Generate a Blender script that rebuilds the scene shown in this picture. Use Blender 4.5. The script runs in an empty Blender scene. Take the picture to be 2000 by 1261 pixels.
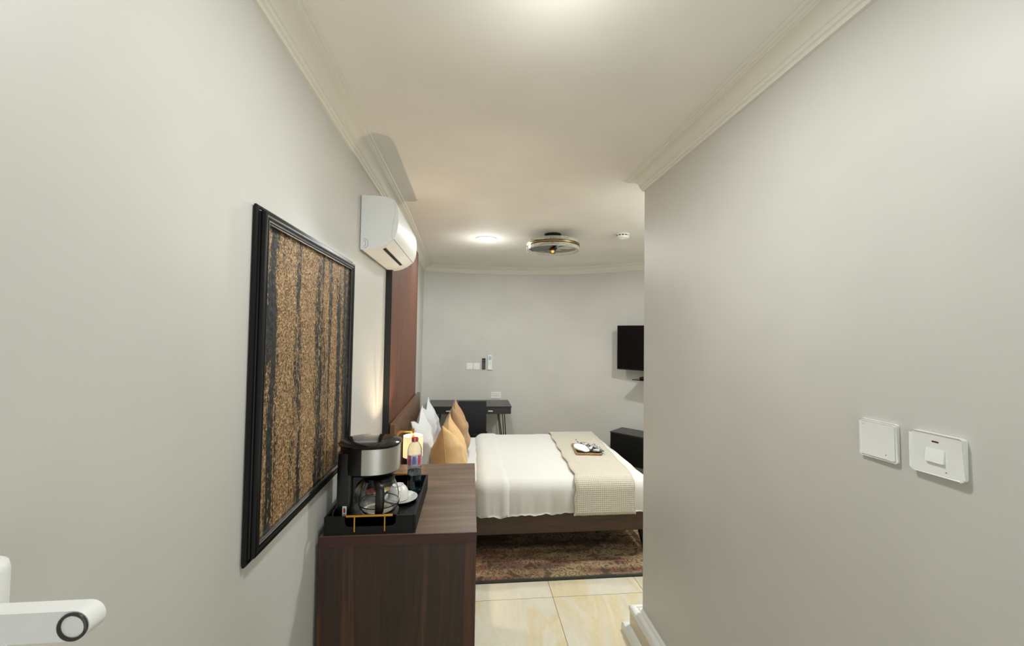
import bpy, bmesh, math, random
from mathutils import Vector, Matrix, noise
random.seed(7)
PI = math.pi
SC = bpy.context.scene
COL = SC.collection

# ------------------------------------------------------------------ camera
F_PX, PITCH, ROLL, VX, EYE = 780.0, 0.030, 0.015, 920.0, 1.65
yaw = math.atan((1000 - VX) / F_PX * math.cos(PITCH))
fwd = Vector((math.sin(yaw) * math.cos(PITCH), math.cos(yaw) * math.cos(PITCH), math.sin(PITCH)))
rgt = Vector((math.cos(yaw), -math.sin(yaw), 0))
up = rgt.cross(fwd)
r2 = rgt * math.cos(ROLL) + up * math.sin(ROLL)
u2 = up * math.cos(ROLL) - rgt * math.sin(ROLL)
cam = bpy.data.objects.new('camera', bpy.data.cameras.new('camera'))
COL.objects.link(cam)
M = Matrix((r2, u2, -fwd)).transposed().to_4x4()
M.translation = Vector((0, 0, EYE))
cam.matrix_world = M
cam.data.sensor_width = 36
cam.data.lens = F_PX / 2000 * 36
cam.data.clip_start = 0.02
SC.camera = cam

# ------------------------------------------------------------------ world, exposure, lights
w = bpy.data.worlds.new('world'); SC.world = w; w.use_nodes = True
w.node_tree.nodes['Background'].inputs[0].default_value = (0.95, 1.0, 1.0, 1)
w.node_tree.nodes['Background'].inputs[1].default_value = 1.15
SC.view_settings.view_transform = 'Standard'
SC.view_settings.look = 'None'
SC.view_settings.gamma = 1
SC.view_settings.use_curve_mapping = False
SC.view_settings.exposure = 0.42

def disc_light(name, loc, power, color, size=0.17, spread=PI):
    l = bpy.data.lights.new(name, 'AREA'); l.shape = 'DISK'; l.size = size
    l.energy = power; l.color = color; l.spread = spread
    o = bpy.data.objects.new(name, l); o.location = loc; COL.objects.link(o)
    return o
COOL = (0.965, 1.0, 0.985)
WARM = (1.0, 0.76, 0.50)
CORRIDOR = (0.20, 0.93)
LAMPS = [('corridor', CORRIDOR, 8.2), ('bed', (0.13, 3.755), 13), ('right', (1.65, 2.60), 29)]
for n, (x, y), p in LAMPS:
    disc_light('downlight_glow', (x, y, 2.535), p, COOL)
def point_light(loc, power, color, r):
    l = bpy.data.lights.new('bulb_or_fill_glow', 'POINT'); l.energy = power; l.color = color; l.shadow_soft_size = r
    o = bpy.data.objects.new('bulb_or_fill_glow', l); o.location = loc; COL.objects.link(o)
point_light((-0.338, 2.50, 0.975), 95.0, WARM, 0.02)
for n, (x, y), p in LAMPS:      # unseen point fills added below the downlights to brighten the ceiling
    point_light((x, y, 2.556 - 0.2), p * (0.10 if n == 'right' else 0.18), COOL, 0.09)

# ------------------------------------------------------------------ materials
def lin(c):
    return tuple((v / 255 / 12.92) if v / 255 <= 0.04045 else ((v / 255 + 0.055) / 1.055) ** 2.4 for v in c) + (1,)
def mat(name, c, rough=0.5, metal=0.0, **k):
    m = bpy.data.materials.new(name); m.use_nodes = True
    b = m.node_tree.nodes['Principled BSDF']
    b.inputs['Base Color'].default_value = lin(c)
    b.inputs['Roughness'].default_value = rough
    b.inputs['Metallic'].default_value = metal
    for kk, v in k.items():
        b.inputs[kk.replace('_', ' ')].default_value = v
    return m
def nodes(m):
    return m.node_tree.nodes, m.node_tree.links, m.node_tree.nodes['Principled BSDF']
def coords(m, scale=(1, 1, 1), rot=(0, 0, 0), rand=False):
    N, L, B = nodes(m)
    t = N.new('ShaderNodeTexCoord'); mp = N.new('ShaderNodeMapping')
    g = N.new('ShaderNodeNewGeometry')
    mp.inputs['Scale'].default_value = scale; mp.inputs['Rotation'].default_value = rot
    L.new(g.outputs['Position'] if not rand else t.outputs['Object'], mp.inputs['Vector'])
    if rand:
        oi = N.new('ShaderNodeObjectInfo'); mu = N.new('ShaderNodeMath'); mu.operation = 'MULTIPLY'; mu.inputs[1].default_value = 37.0
        L.new(oi.outputs['Random'], mu.inputs[0]); L.new(mu.outputs[0], mp.inputs['Location'])
    return mp
def noise_tex(m, vec, scale, detail=4, rough=0.5, dist=0.0):
    N, L, B = nodes(m)
    n = N.new('ShaderNodeTexNoise'); n.inputs['Scale'].default_value = scale; n.inputs['Detail'].default_value = detail
    n.inputs['Roughness'].default_value = rough; n.inputs['Distortion'].default_value = dist
    L.new(vec.outputs[0], n.inputs['Vector']); return n
def ramp(m, src, stops):
    N, L, B = nodes(m)
    r = N.new('ShaderNodeValToRGB'); e = r.color_ramp.elements
    while len(e) < len(stops): e.new(0.5)
    for i, (p, c) in enumerate(stops):
        e[i].position = p; e[i].color = lin(c) if max(c) > 1.01 or isinstance(c[0], int) else tuple(c) + (1,)
    L.new(src, r.inputs[0]); return r
def bump(m, src, strength=0.3, dist=0.002):
    N, L, B = nodes(m)
    b = N.new('ShaderNodeBump'); b.inputs['Strength'].default_value = strength; b.inputs['Distance'].default_value = dist
    L.new(src, b.inputs['Height']); L.new(b.outputs[0], B.inputs['Normal'])
def mixc(m, fac, a, b, mode='MIX'):
    N, L, B = nodes(m)
    x = N.new('ShaderNodeMix'); x.data_type = 'RGBA'; x.blend_type = mode
    if isinstance(fac, float): x.inputs[0].default_value = fac
    else: L.new(fac, x.inputs[0])
    for s, i in ((a, 6), (b, 7)):
        if isinstance(s, tuple): x.inputs[i].default_value = lin(s)
        else: L.new(s, x.inputs[i])
    return x.outputs[2]
def wood(name, stops, scale, rough=0.45, fine=(1, 1, 1), s1=1.0, bumpy=0.1, spec=0.5):
    m = mat(name, (90, 60, 40), rough)
    N, L, B = nodes(m); B.inputs['Specular IOR Level'].default_value = spec
    v = coords(m, scale); n = noise_tex(m, v, s1, 5, 0.6, 0.6)
    r = ramp(m, n.outputs[0], stops)
    v2 = coords(m, tuple(a * b for a, b in zip(scale, fine))); n2 = noise_tex(m, v2, s1 * 6, 6, 0.7)
    r2_ = ramp(m, n2.outputs[0], [(0.3, (0.62, 0.62, 0.62)), (0.7, (1.0, 1.0, 1.0))])
    L.new(mixc(m, 1.0, r.outputs[0], r2_.outputs[0], 'MULTIPLY'), B.inputs['Base Color'])
    bump(m, n2.outputs[0], bumpy, 0.001); return m

def plaster(name, c, rough=0.6, b=0.04):
    m = mat(name, c, rough); v = coords(m); n = noise_tex(m, v, 260, 3); bump(m, n.outputs[0], b, 0.001)
    N, L, B = nodes(m); n2 = noise_tex(m, v, 1.6, 3)
    k = tuple(int(x * 0.965) for x in c)
    r = ramp(m, n2.outputs[0], [(0.35, k), (0.65, c)]); L.new(r.outputs[0], B.inputs['Base Color'])
    return m
M_WALL = plaster('painted_wall', (208, 206, 199), 0.45)
M_CEIL = plaster('ceiling_paint', (240, 236, 227), 0.7)
M_TRIM = mat('cornice_paint', (228, 224, 212), 0.5)
M_SKIRT = mat('white_skirting', (232, 232, 226), 0.25)
M_WHITE = mat('white_plastic', (236, 237, 234), 0.3)
M_ACW = mat('aircon_plastic', (236, 238, 236), 0.5, Specular_IOR_Level=0.3)
M_BLACK = mat('black_plastic', (14, 14, 15), 0.28)
M_GLOSSB = mat('glossy_black', (8, 8, 9), 0.08)
M_MATB = mat('matt_black', (16, 17, 17), 0.55, Specular_IOR_Level=0.25)
M_FRAMEB = mat('black_lacquer', (11, 12, 13), 0.36, Specular_IOR_Level=0.3)
M_STEEL = mat('brushed_steel', (190, 188, 180), 0.32, 1.0)
M_BRASS = mat('brass', (222, 170, 82), 0.25, 1.0)
M_DARKBR = mat('dark_bronze', (84, 60, 30), 0.35, 1.0)
M_GREY = mat('grey_line', (120, 122, 124), 0.5)
M_CHAIR = mat('black_upholstery', (18, 19, 21), 0.75)
M_DARKSLOT = mat('vent_dark', (12, 13, 12), 0.7)
M_RED = mat('red_plastic', (200, 50, 60), 0.35)
M_PORC = mat('porcelain', (240, 238, 232), 0.12)
M_GLASS = mat('clear_glass', (250, 252, 252), 0.0, 0.0, Transmission_Weight=1.0, IOR=1.45)
M_PET = mat('clear_plastic', (225, 240, 248), 0.03, 0.0, Transmission_Weight=1.0, IOR=1.3)
M_WATER = mat('water', (205, 232, 244), 0.0, 0.0, Transmission_Weight=1.0, IOR=1.33)
M_ACRYL = mat('clear_acrylic', (245, 243, 232), 0.08, 0.0, Transmission_Weight=0.75, IOR=1.3)
M_BLADE = mat('smoked_blade', (92, 98, 98), 0.25, 0.0, Transmission_Weight=0.25)
def emit(name, c, s):
    m = mat(name, c, 0.5); B = m.node_tree.nodes['Principled BSDF']
    B.inputs['Emission Color'].default_value = lin(c); B.inputs['Emission Strength'].default_value = s; return m
M_LED = emit('led_diffuser', (255, 255, 250), 9)
M_BULB = emit('warm_bulb', (255, 190, 110), 14)
M_AMBER = emit('amber_bulb', (255, 130, 50), 2.2)

M_TOPWOOD = wood('walnut_laminate_lit_top', [(0.25, (86, 66, 48)), (0.5, (112, 88, 66)), (0.75, (138, 112, 86))], (1.2, 16, 4), 0.42, (1, 2.2, 1), 1.3, spec=0.35)  # paler than the side wood: light falling on the top is painted in
M_EDGE = wood('dark_edge_band', [(0.3, (56, 26, 22)), (0.7, (78, 40, 32))], (2, 2, 30), 0.4, (1, 1, 2), 1.0)
M_SIDEW = wood('walnut_laminate_side', [(0.25, (48, 35, 26)), (0.42, (64, 45, 33)), (0.52, (52, 38, 29)), (0.6, (90, 58, 40)), (0.66, (60, 40, 30)), (0.8, (58, 42, 32))], (11, 5, 0.55), 0.38, (3, 1, 1.5), 1.0)
M_BEDW = wood('stained_bed_wood', [(0.25, (62, 42, 30)), (0.5, (86, 60, 42)), (0.75, (70, 50, 36))], (1.2, 8, 12), 0.4, (1, 2, 2), 1.6)
M_HEADW = wood('headboard_wood', [(0.25, (92, 66, 48)), (0.5, (122, 92, 68)), (0.75, (98, 72, 52))], (8, 1.6, 9), 0.4, (1, 2, 2), 1.6)
M_SLAT = wood('slat_wood', [(0.25, (96, 58, 40)), (0.5, (116, 72, 50)), (0.75, (104, 64, 44))], (18, 18, 0.9), 0.45, (1, 1, 2), 1.2)
M_DESKW = wood('dark_oak_laminate', [(0.3, (40, 38, 36)), (0.7, (58, 55, 50))], (2, 22, 22), 0.3, (1, 1, 1), 1.4)
M_DARKCAB = wood('black_oak', [(0.3, (16, 16, 15)), (0.7, (26, 26, 24))], (3, 3, 24), 0.35, (1, 1, 1), 1.4)

def tile_mat():
    m = mat('cream_marble_tile', (228, 214, 180), 0.13); N, L, B = nodes(m)
    v = coords(m, (2.4, 0.75, 1), (0, 0, 0.35), rand=True)
    n = noise_tex(m, v, 1.5, 5, 0.55, 0.9)
    r = ramp(m, n.outputs[0], [(0.3, (217, 211, 194)), (0.47, (214, 207, 188)), (0.57, (214, 198, 162)), (0.64, (219, 211, 190)), (0.8, (209, 203, 186))])
    n2 = noise_tex(m, v, 14, 5, 0.7, 0.5)
    r2_ = ramp(m, n2.outputs[0], [(0.35, (0.93, 0.93, 0.92)), (0.65, (1.0, 1.0, 1.0))])
    L.new(mixc(m, 1.0, r.outputs[0], r2_.outputs[0], 'MULTIPLY'), B.inputs['Base Color']); return m
M_TILE = tile_mat()
M_GROUT = mat('grout', (150, 120, 80), 0.8)
M_SKTILE = mat('cream_skirting_tile', (214, 200, 172), 0.2)

def cloth(name, c, rough=0.9, sc=900, b=0.25, big=None):
    m = mat(name, c, rough, 0.0, Sheen_Weight=0.2); v = coords(m)
    n = noise_tex(m, v, sc, 2); bump(m, n.outputs[0], b, 0.0015)
    if big:
        N, L, B = nodes(m); n2 = noise_tex(m, v, 7, 3)
        r = ramp(m, n2.outputs[0], [(0.35, big), (0.65, c)]); L.new(r.outputs[0], B.inputs['Base Color'])
    return m
M_SHEET = cloth('white_sheet', (212, 212, 209))
M_DUVET = cloth('white_duvet', (214, 212, 205))
M_PILLOW = cloth('white_pillowcase', (206, 208, 209))
M_VELV = cloth('cream_velvet', (222, 186, 134), 0.7, 500, 0.2, (206, 164, 110))
M_TAN = cloth('tan_velvet', (176, 138, 98), 0.7, 500, 0.2, (160, 122, 84))
def waffle():
    m = mat('waffle_cotton', (224, 214, 194), 0.9, 0.0, Sheen_Weight=0.2); N, L, B = nodes(m)
    t = N.new('ShaderNodeUVMap'); mp = N.new('ShaderNodeMapping'); mp.inputs['Scale'].default_value = (1, 1, 1)
    L.new(t.outputs[0], mp.inputs[0])
    ws = []
    for d in ('X', 'Y'):
        wv = N.new('ShaderNodeTexWave'); wv.bands_direction = d; wv.inputs['Scale'].default_value = 22; wv.inputs['Distortion'].default_value = 0.15
        L.new(mp.outputs[0], wv.inputs[0]); ws.append(wv)
    mx = N.new('ShaderNodeMath'); mx.operation = 'MAXIMUM'
    L.new(ws[0].outputs['Fac'], mx.inputs[0]); L.new(ws[1].outputs['Fac'], mx.inputs[1])
    r = ramp(m, mx.outputs[0], [(0.35, (178, 166, 144)), (0.75, (202, 195, 180))]); L.new(r.outputs[0], B.inputs['Base Color'])
    bump(m, mx.outputs[0], 0.6, 0.004); return m
M_WAFFLE = waffle()

def rug_mat():
    m = mat('faded_oriental_rug', (120, 100, 75), 0.95); N, L, B = nodes(m)
    v = coords(m, (1, 1, 1))
    vo = N.new('ShaderNodeTexVoronoi'); vo.inputs['Scale'].default_value = 15; vo.inputs['Randomness'].default_value = 0.75
    wn = noise_tex(m, v, 24, 4, 0.6)
    add = N.new('ShaderNodeVectorMath'); add.operation = 'MULTIPLY_ADD'
    add.inputs[1].default_value = (0.06, 0.06, 0.06)
    L.new(wn.outputs['Color'], add.inputs[0]); L.new(v.outputs[0], add.inputs[2]); L.new(add.outputs[0], vo.inputs['Vector'])
    n1 = noise_tex(m, coords(m, (26, 90, 1)), 2.2, 6, 0.8)
    k, wgt = (0.1, 0.1, 0.1), (1.0, 1.0, 1.0)
    pat = ramp(m, vo.outputs['Distance'], [(0.05, wgt), (0.12, k), (0.18, (0.9, 0.9, 0.9)), (0.3, wgt), (0.37, k), (0.46, (0.85, 0.85, 0.85)), (0.62, wgt), (0.72, (0.3, 0.3, 0.3))])
    reg = noise_tex(m, coords(m, (1.3, 5.0, 1)), 1.5, 3)
    base = ramp(m, reg.outputs[0], [(0.36, (192, 168, 128)), (0.48, (168, 138, 104)), (0.58, (140, 98, 78)), (0.7, (112, 98, 78))])
    dark = (48, 45, 36)
    c1 = mixc(m, pat.outputs[0], dark, base.outputs[0])
    spk = ramp(m, n1.outputs[0], [(0.42, (0.42, 0.40, 0.37)), (0.56, (1.0, 1.0, 1.0))])
    c2 = mixc(m, 0.9, c1, spk.outputs[0], 'MULTIPLY')
    # dark border near the edge (world Y of the near edge)
    sp = N.new('ShaderNodeSeparateXYZ'); L.new(v.outputs[0], sp.inputs[0])
    nn = N.new('ShaderNodeMath'); nn.operation = 'MULTIPLY_ADD'; nn.inputs[1].default_value = 0.05
    L.new(n1.outputs[0], nn.inputs[0]); L.new(sp.outputs[1], nn.inputs[2])
    br = ramp(m, nn.outputs[0], [(0.0, (0, 0, 0)), (1.0, (1.0, 1.0, 1.0))])
    mr = N.new('ShaderNodeMapRange'); mr.inputs[1].default_value = 2.735; mr.inputs[2].default_value = 2.755
    L.new(nn.outputs[0], mr.inputs[0]); N.remove(br)
    c3 = mixc(m, mr.outputs[0], (50, 52, 44), c2)
    L.new(c3, B.inputs['Base Color']); bump(m, n1.outputs[0], 0.6, 0.004); return m
M_RUG = rug_mat()

def art_mat():
    m = mat('gold_crumb_canvas', (160, 120, 70), 0.5); N, L, B = nodes(m)
    v = coords(m, (1, 1, 1))
    cr = N.new('ShaderNodeTexVoronoi'); cr.inputs['Scale'].default_value = 230
    L.new(v.outputs[0], cr.inputs['Vector'])
    n1 = noise_tex(m, coords(m, (1, 1, 0.45)), 150, 4, 0.7)
    st = noise_tex(m, coords(m, (1, 14, 0.8)), 1.0, 6, 0.66, 0.6)
    sub = N.new('ShaderNodeMath'); sub.operation = 'MULTIPLY_ADD'; sub.inputs[1].default_value = 1.9
    wv = N.new('ShaderNodeTexWave'); wv.bands_direction = 'Y'; wv.inputs['Scale'].default_value = 1.75; wv.inputs['Distortion'].default_value = 3.6
    wv.inputs['Detail'].default_value = 4; wv.inputs['Detail Scale'].default_value = 1.4
    L.new(coords(m, (1, 1, 0.5)).outputs[0], wv.inputs['Vector'])
    wr_ = N.new('ShaderNodeMapRange'); wr_.inputs[1].default_value = 0.72; wr_.inputs[2].default_value = 1.0; wr_.inputs[4].default_value = -0.24
    L.new(wv.outputs['Fac'], wr_.inputs[0])
    ad_ = N.new('ShaderNodeMath'); L.new(wr_.outputs[0], ad_.inputs[0]); L.new(n1.outputs[0], ad_.inputs[1])
    L.new(st.outputs[0], sub.inputs[0]); L.new(ad_.outputs[0], sub.inputs[2])
    mask = ramp(m, sub.outputs[0], [(0.93, (0.0, 0.0, 0.0)), (1.0, (1.0, 1.0, 1.0))])
    mr = N.new('ShaderNodeMapRange'); mr.inputs[1].default_value = 1.27; mr.inputs[2].default_value = 1.35
    L.new(sub.outputs[0], mr.inputs[0]); N.remove(mask)
    gold = ramp(m, cr.outputs['Color'], [(0.15, (92, 68, 42)), (0.5, (150, 117, 78)), (0.85, (205, 172, 128))])
    L.new(mixc(m, mr.outputs[0], (26, 25, 22), gold.outputs[0]), B.inputs['Base Color'])
    mu = N.new('ShaderNodeMath'); mu.operation = 'MULTIPLY'; mu.inputs[1].default_value = 0.35; L.new(mr.outputs[0], mu.inputs[0]); L.new(mu.outputs[0], B.inputs['Metallic'])
    bump(m, n1.outputs[0], 0.9, 0.005); return m
M_ART = art_mat()
def shade_mat():
    m = bpy.data.materials.new('linen_shade'); m.use_nodes = True; N = m.node_tree.nodes; L = m.node_tree.links
    B = N['Principled BSDF']; B.inputs['Base Color'].default_value = lin((250, 240, 222)); B.inputs['Roughness'].default_value = 0.9
    t = N.new('ShaderNodeBsdfTranslucent'); t.inputs[0].default_value = lin((226, 224, 220))
    x = N.new('ShaderNodeMixShader'); x.inputs[0].default_value = 0.55
    L.new(B.outputs[0], x.inputs[1]); L.new(t.outputs[0], x.inputs[2]); L.new(x.outputs[0], N['Material Output'].inputs[0]); return m
M_SHADE = shade_mat()

# ------------------------------------------------------------------ helpers
def thing(name, label, cat, loc=(0, 0, 0), group=None):
    o = bpy.data.objects.new(name, None); COL.objects.link(o); o.empty_display_size = 0.05
    o.location = loc; o['label'] = label; o['category'] = cat; o['_w'] = list(loc)
    if group: o['group'] = group
    return o
def tag(o, label, cat, group=None, kind=None):
    o['label'] = label; o['category'] = cat
    if group: o['group'] = group
    if kind: o['kind'] = kind
    return o
OFF = {}
def obj(name, bm, m, parent=None, smooth=False, local=False, origin=None, angle=40):
    """mesh given in world coordinates (or local ones); parent's world offset is taken off"""
    off = Vector((0, 0, 0))
    if parent is not None:
        off = OFF.get(parent.name, Vector(parent.location) if parent.parent is None and not local else Vector((0, 0, 0)))
        if local: off = Vector((0, 0, 0))
    elif origin is not None: off = Vector(origin)
    if off.length: bmesh.ops.translate(bm, verts=bm.verts, vec=-off)
    bmesh.ops.recalc_face_normals(bm, faces=bm.faces)
    me = bpy.data.meshes.new(name); bm.to_mesh(me); bm.free()
    if isinstance(m, (list, tuple)):
        for x in m: me.materials.append(x)
    else: me.materials.append(m)
    if smooth:
        for p in me.polygons: p.use_smooth = True
        if angle < 179: me.set_sharp_from_angle(angle=math.radians(angle))
    o = bpy.data.objects.new(name, me); COL.objects.link(o)
    if parent is not None:
        o.parent = parent; OFF[o.name] = off
    elif origin is not None:
        o.location = origin; OFF[o.name] = off
    return o
def bevel(bm, w, seg=2):
    bmesh.ops.bevel(bm, geom=list(bm.edges), offset=w, segments=seg, profile=0.5, affect='EDGES', clamp_overlap=True)
def box(x0, x1, y0, y1, z0, z1, b=0.0, seg=2, bm=None):
    t = bmesh.new()
    bmesh.ops.create_cube(t, size=1, matrix=Matrix.Translation(((x0 + x1) / 2, (y0 + y1) / 2, (z0 + z1) / 2)) @ Matrix.Diagonal((x1 - x0, y1 - y0, z1 - z0, 1)))
    if b: bevel(t, b, seg)
    return merge(bm, t)
def merge(bm, t):
    if bm is None: return t
    me = bpy.data.meshes.new('tmp'); t.to_mesh(me); bm.from_mesh(me); bpy.data.meshes.remove(me); t.free(); return bm
def xf(bm, mtx):
    bmesh.ops.transform(bm, matrix=mtx, verts=bm.verts); return bm
def lathe(prof, loc=(0, 0, 0), seg=40, bm=None, cap=True, mtx=None):
    t = bmesh.new(); rings = []
    for r, z in prof:
        if r < 1e-6: rings.append([t.verts.new((0, 0, z))])
        else: rings.append([t.verts.new((r * math.cos(2 * PI * i / seg), r * math.sin(2 * PI * i / seg), z)) for i in range(seg)])
    for a, b in zip(rings[:-1], rings[1:]):
        for i in range(seg):
            j = (i + 1) % seg
            if len(a) == 1 and len(b) == 1: continue
            if len(a) == 1: t.faces.new((a[0], b[j], b[i]))
            elif len(b) == 1: t.faces.new((a[i], a[j], b[0]))
            else: t.faces.new((a[i], a[j], b[j], b[i]))
    if cap:
        for rg in (rings[0], rings[-1]):
            if len(rg) > 1: t.faces.new(rg)
    if mtx is not None: xf(t, mtx)
    bmesh.ops.translate(t, verts=t.verts, vec=Vector(loc))
    return merge(bm, t)
def tube(pts, r, seg=10, bm=None, closed=False, caps=True):
    t = bmesh.new(); P = [Vector(p) for p in pts]; n = len(P); rings = []
    rr = r if isinstance(r, (list, tuple)) else [r] * n
    prev = None
    for i in range(n):
        if closed: d = (P[(i + 1) % n] - P[i - 1]).normalized()
        else: d = (P[min(i + 1, n - 1)] - P[max(i - 1, 0)]).normalized()
        if prev is None:
            a = d.orthogonal().normalized()
        else:
            a = (prev - d * prev.dot(d)).normalized()
        prev = a; b = d.cross(a)
        rings.append([t.verts.new(P[i] + (a * math.cos(2 * PI * k / seg) + b * math.sin(2 * PI * k / seg)) * rr[i]) for k in range(seg)])
    m_ = n if closed else n - 1
    for i in range(m_):
        A, Bv = rings[i], rings[(i + 1) % n]
        # closed rings: align
        for k in range(seg):
            j = (k + 1) % seg; t.faces.new((A[k], A[j], Bv[j], Bv[k]))
    if not closed and caps:
        t.faces.new(rings[0]); t.faces.new(rings[-1])
    return merge(bm, t)
def prism(poly, f, a, b, bm=None):
    """polygon of 2-D points; f(p, t) gives the 3-D point at depth t"""
    t = bmesh.new()
    A = [t.verts.new(f(p, a)) for p in poly]; Bv = [t.verts.new(f(p, b)) for p in poly]
    n = len(poly)
    for i in range(n):
        j = (i + 1) % n; t.faces.new((A[i], A[j], Bv[j], Bv[i]))
    fa = t.faces.new(A); fb = t.faces.new(Bv)
    bmesh.ops.triangulate(t, faces=[fa, fb])
    return merge(bm, t)
def sphere(loc, r, sx=1, sy=1, sz=1, u=20, v=12, bm=None):
    t = bmesh.new(); bmesh.ops.create_uvsphere(t, u_segments=u, v_segments=v, radius=r, matrix=Matrix.Translation(loc) @ Matrix.Diagonal((sx, sy, sz, 1)))
    return merge(bm, t)
def rrect(w_, h_, r, n=5):
    out = []
    for cx, cy, a0 in ((w_ / 2 - r, h_ / 2 - r, 0), (-w_ / 2 + r, h_ / 2 - r, PI / 2), (-w_ / 2 + r, -h_ / 2 + r, PI), (w_ / 2 - r, -h_ / 2 + r, 1.5 * PI)):
        for k in range(n + 1):
            a = a0 + k / n * PI / 2; out.append((cx + r * math.cos(a), cy + r * math.sin(a)))
    return out
def text_bm(s, size, depth=0.0004):
    c = bpy.data.curves.new('txt', 'FONT'); c.body = s; c.size = size; c.extrude = depth; c.align_x = 'CENTER'; c.align_y = 'CENTER'; c.resolution_u = 3
    o = bpy.data.objects.new('txt', c); COL.objects.link(o)
    dg = bpy.context.evaluated_depsgraph_get(); me = bpy.data.meshes.new_from_object(o.evaluated_get(dg))
    bm = bmesh.new(); bm.from_mesh(me); bpy.data.objects.remove(o); bpy.data.curves.remove(c); bpy.data.meshes.remove(me); return bm

# ------------------------------------------------------------------ room shell
def catmull(pts, n=6):
    out = []
    for i in range(len(pts) - 1):
        p0, p1, p2, p3 = pts[max(i - 1, 0)], pts[i], pts[i + 1], pts[min(i + 2, len(pts) - 1)]
        for k in range(n):
            t = k / n
            out.append(tuple(0.5 * ((2 * p1[a]) + (-p0[a] + p2[a]) * t + (2 * p0[a] - 5 * p1[a] + 4 * p2[a] - p3[a]) * t * t + (-p0[a] + 3 * p1[a] - 3 * p2[a] + p3[a]) * t ** 3) for a in (0, 1)))
    out.append(pts[-1]); return out
ARC = catmull([(-0.625, 5.30), (-0.3, 5.375), (0.2, 5.40), (0.74, 5.365), (1.08, 5.29), (1.41, 5.17), (1.70, 5.00), (1.91, 4.83), (2.11, 4.65), (2.5, 4.22), (2.9, 3.72)])
LOOP = [(-0.555, -1.0), (-0.555, 3.0)] + ARC + [(2.9, 2.14), (0.96, 2.14), (0.96, -1.0)]
NL = len(LOOP); iA = 2; iB = 1 + len(ARC)
def sweep(i0, i1, prof, closed_prof=True, bm=None):
    t = bmesh.new(); rings = []
    for i in range(i0, i1 + 1):
        p = Vector(LOOP[i % NL]); a = (p - Vector(LOOP[(i - 1) % NL])).normalized(); b = (Vector(LOOP[(i + 1) % NL]) - p).normalized()
        na, nb = Vector((a.y, -a.x)), Vector((b.y, -b.x)); mt = (na + nb) / (1 + na.dot(nb))
        rings.append([t.verts.new((p.x + mt.x * d, p.y + mt.y * d, z)) for d, z in prof])
    n = len(prof)
    for A, Bv in zip(rings[:-1], rings[1:]):
        for k in range(n):
            j = (k + 1) % n; t.faces.new((A[k], A[j], Bv[j], Bv[k]))
    t.faces.new(rings[0]); t.faces.new(rings[-1])
    return merge(bm, t)
def struct(name, bm, m, **k):
    o = obj(name, bm, m, **k); o['kind'] = 'structure'; return o
CZ = 2.556
WP = [(0, -0.03), (0, CZ + 0.02), (-0.12, CZ + 0.02), (-0.12, -0.03)]
struct('wall_left', sweep(0, iA, WP), M_WALL)
struct('wall_far', sweep(iA, iB, WP), M_WALL)
struct('wall_right', sweep(iB, iB + 3, WP), M_WALL)
dw = bmesh.new()
for x0, x1, z0, z1 in ((-0.555, -0.42, -0.03, CZ), (0.84, 0.96, -0.03, CZ), (-0.42, 0.84, 2.25, CZ)):
    box(x0, x1, -1.12, -1.0, z0, z1, bm=dw)
struct('wall_near', dw, M_WALL)   # doorway opening added behind the viewer to let world light fill the corridor
def slab(z0, z1):
    t = bmesh.new(); A = [t.verts.new((x, y, z0)) for x, y in LOOP]; Bv = [t.verts.new((x, y, z1)) for x, y in LOOP]
    for i in range(NL):
        j = (i + 1) % NL; t.faces.new((A[i], A[j], Bv[j], Bv[i]))
    f1 = t.faces.new(A); f2 = t.faces.new(Bv); bmesh.ops.triangulate(t, faces=[f1, f2]); return t
struct('ceiling', slab(CZ, CZ + 0.02), M_CEIL)
fl = struct('floor', slab(-0.03, -0.009), M_GROUT)
g = 0.0016
tm = bmesh.new(); box(-0.3 + g, 0.3 - g, -0.3 + g, 0.3 - g, -0.009, 0, 0, 1, tm)
first = None
def inside(x, y):
    c = False
    for i in range(NL):
        (x1, y1), (x2, y2) = LOOP[i], LOOP[(i + 1) % NL]
        if (y1 > y) != (y2 > y) and x < (x2 - x1) * (y - y1) / (y2 - y1) + x1: c = not c
    return c
for i in range(-1, 5):
    for j in range(-3, 7):
        cx, cy = 0.545 + 0.3 + 0.6 * (i - 1), 2.53 - 0.3 + 0.6 * (j - 1)
        if sum(inside(cx + dx, cy + dy) for dx in (-.25, 0, .25) for dy in (-.25, 0, .25)) < 1: continue
        if first is None:
            first = obj('tile', tm, M_TILE, fl, smooth=False, local=True); first.location = (cx, cy, 0)
        else:
            t = first.copy(); COL.objects.link(t); t.parent = fl; t.location = (cx, cy, 0)
# cornice with beads and a cove
CP = [(0, 2.470), (0.010, 2.472), (0.013, 2.478), (0.012, 2.484), (0.018, 2.487), (0.021, 2.493), (0.020, 2.499)]
for k in range(7):
    a = k / 6 * PI / 2; CP.append((0.024 + 0.040 * (1 - math.cos(a)), 2.501 + 0.036 * math.sin(a)))
CP += [(0.066, 2.540), (0.072, 2.541), (0.076, 2.546), (0.084, 2.547), (0.088, 2.553), (0.088, CZ), (0, CZ)]
struct('trim_1', sweep(0, iA, CP), M_TRIM, smooth=True, angle=25)
struct('trim_2', sweep(iA, iB, CP), M_TRIM, smooth=True, angle=25)
struct('trim_3', sweep(iB, iB + 3, CP), M_TRIM, smooth=True, angle=25)
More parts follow.
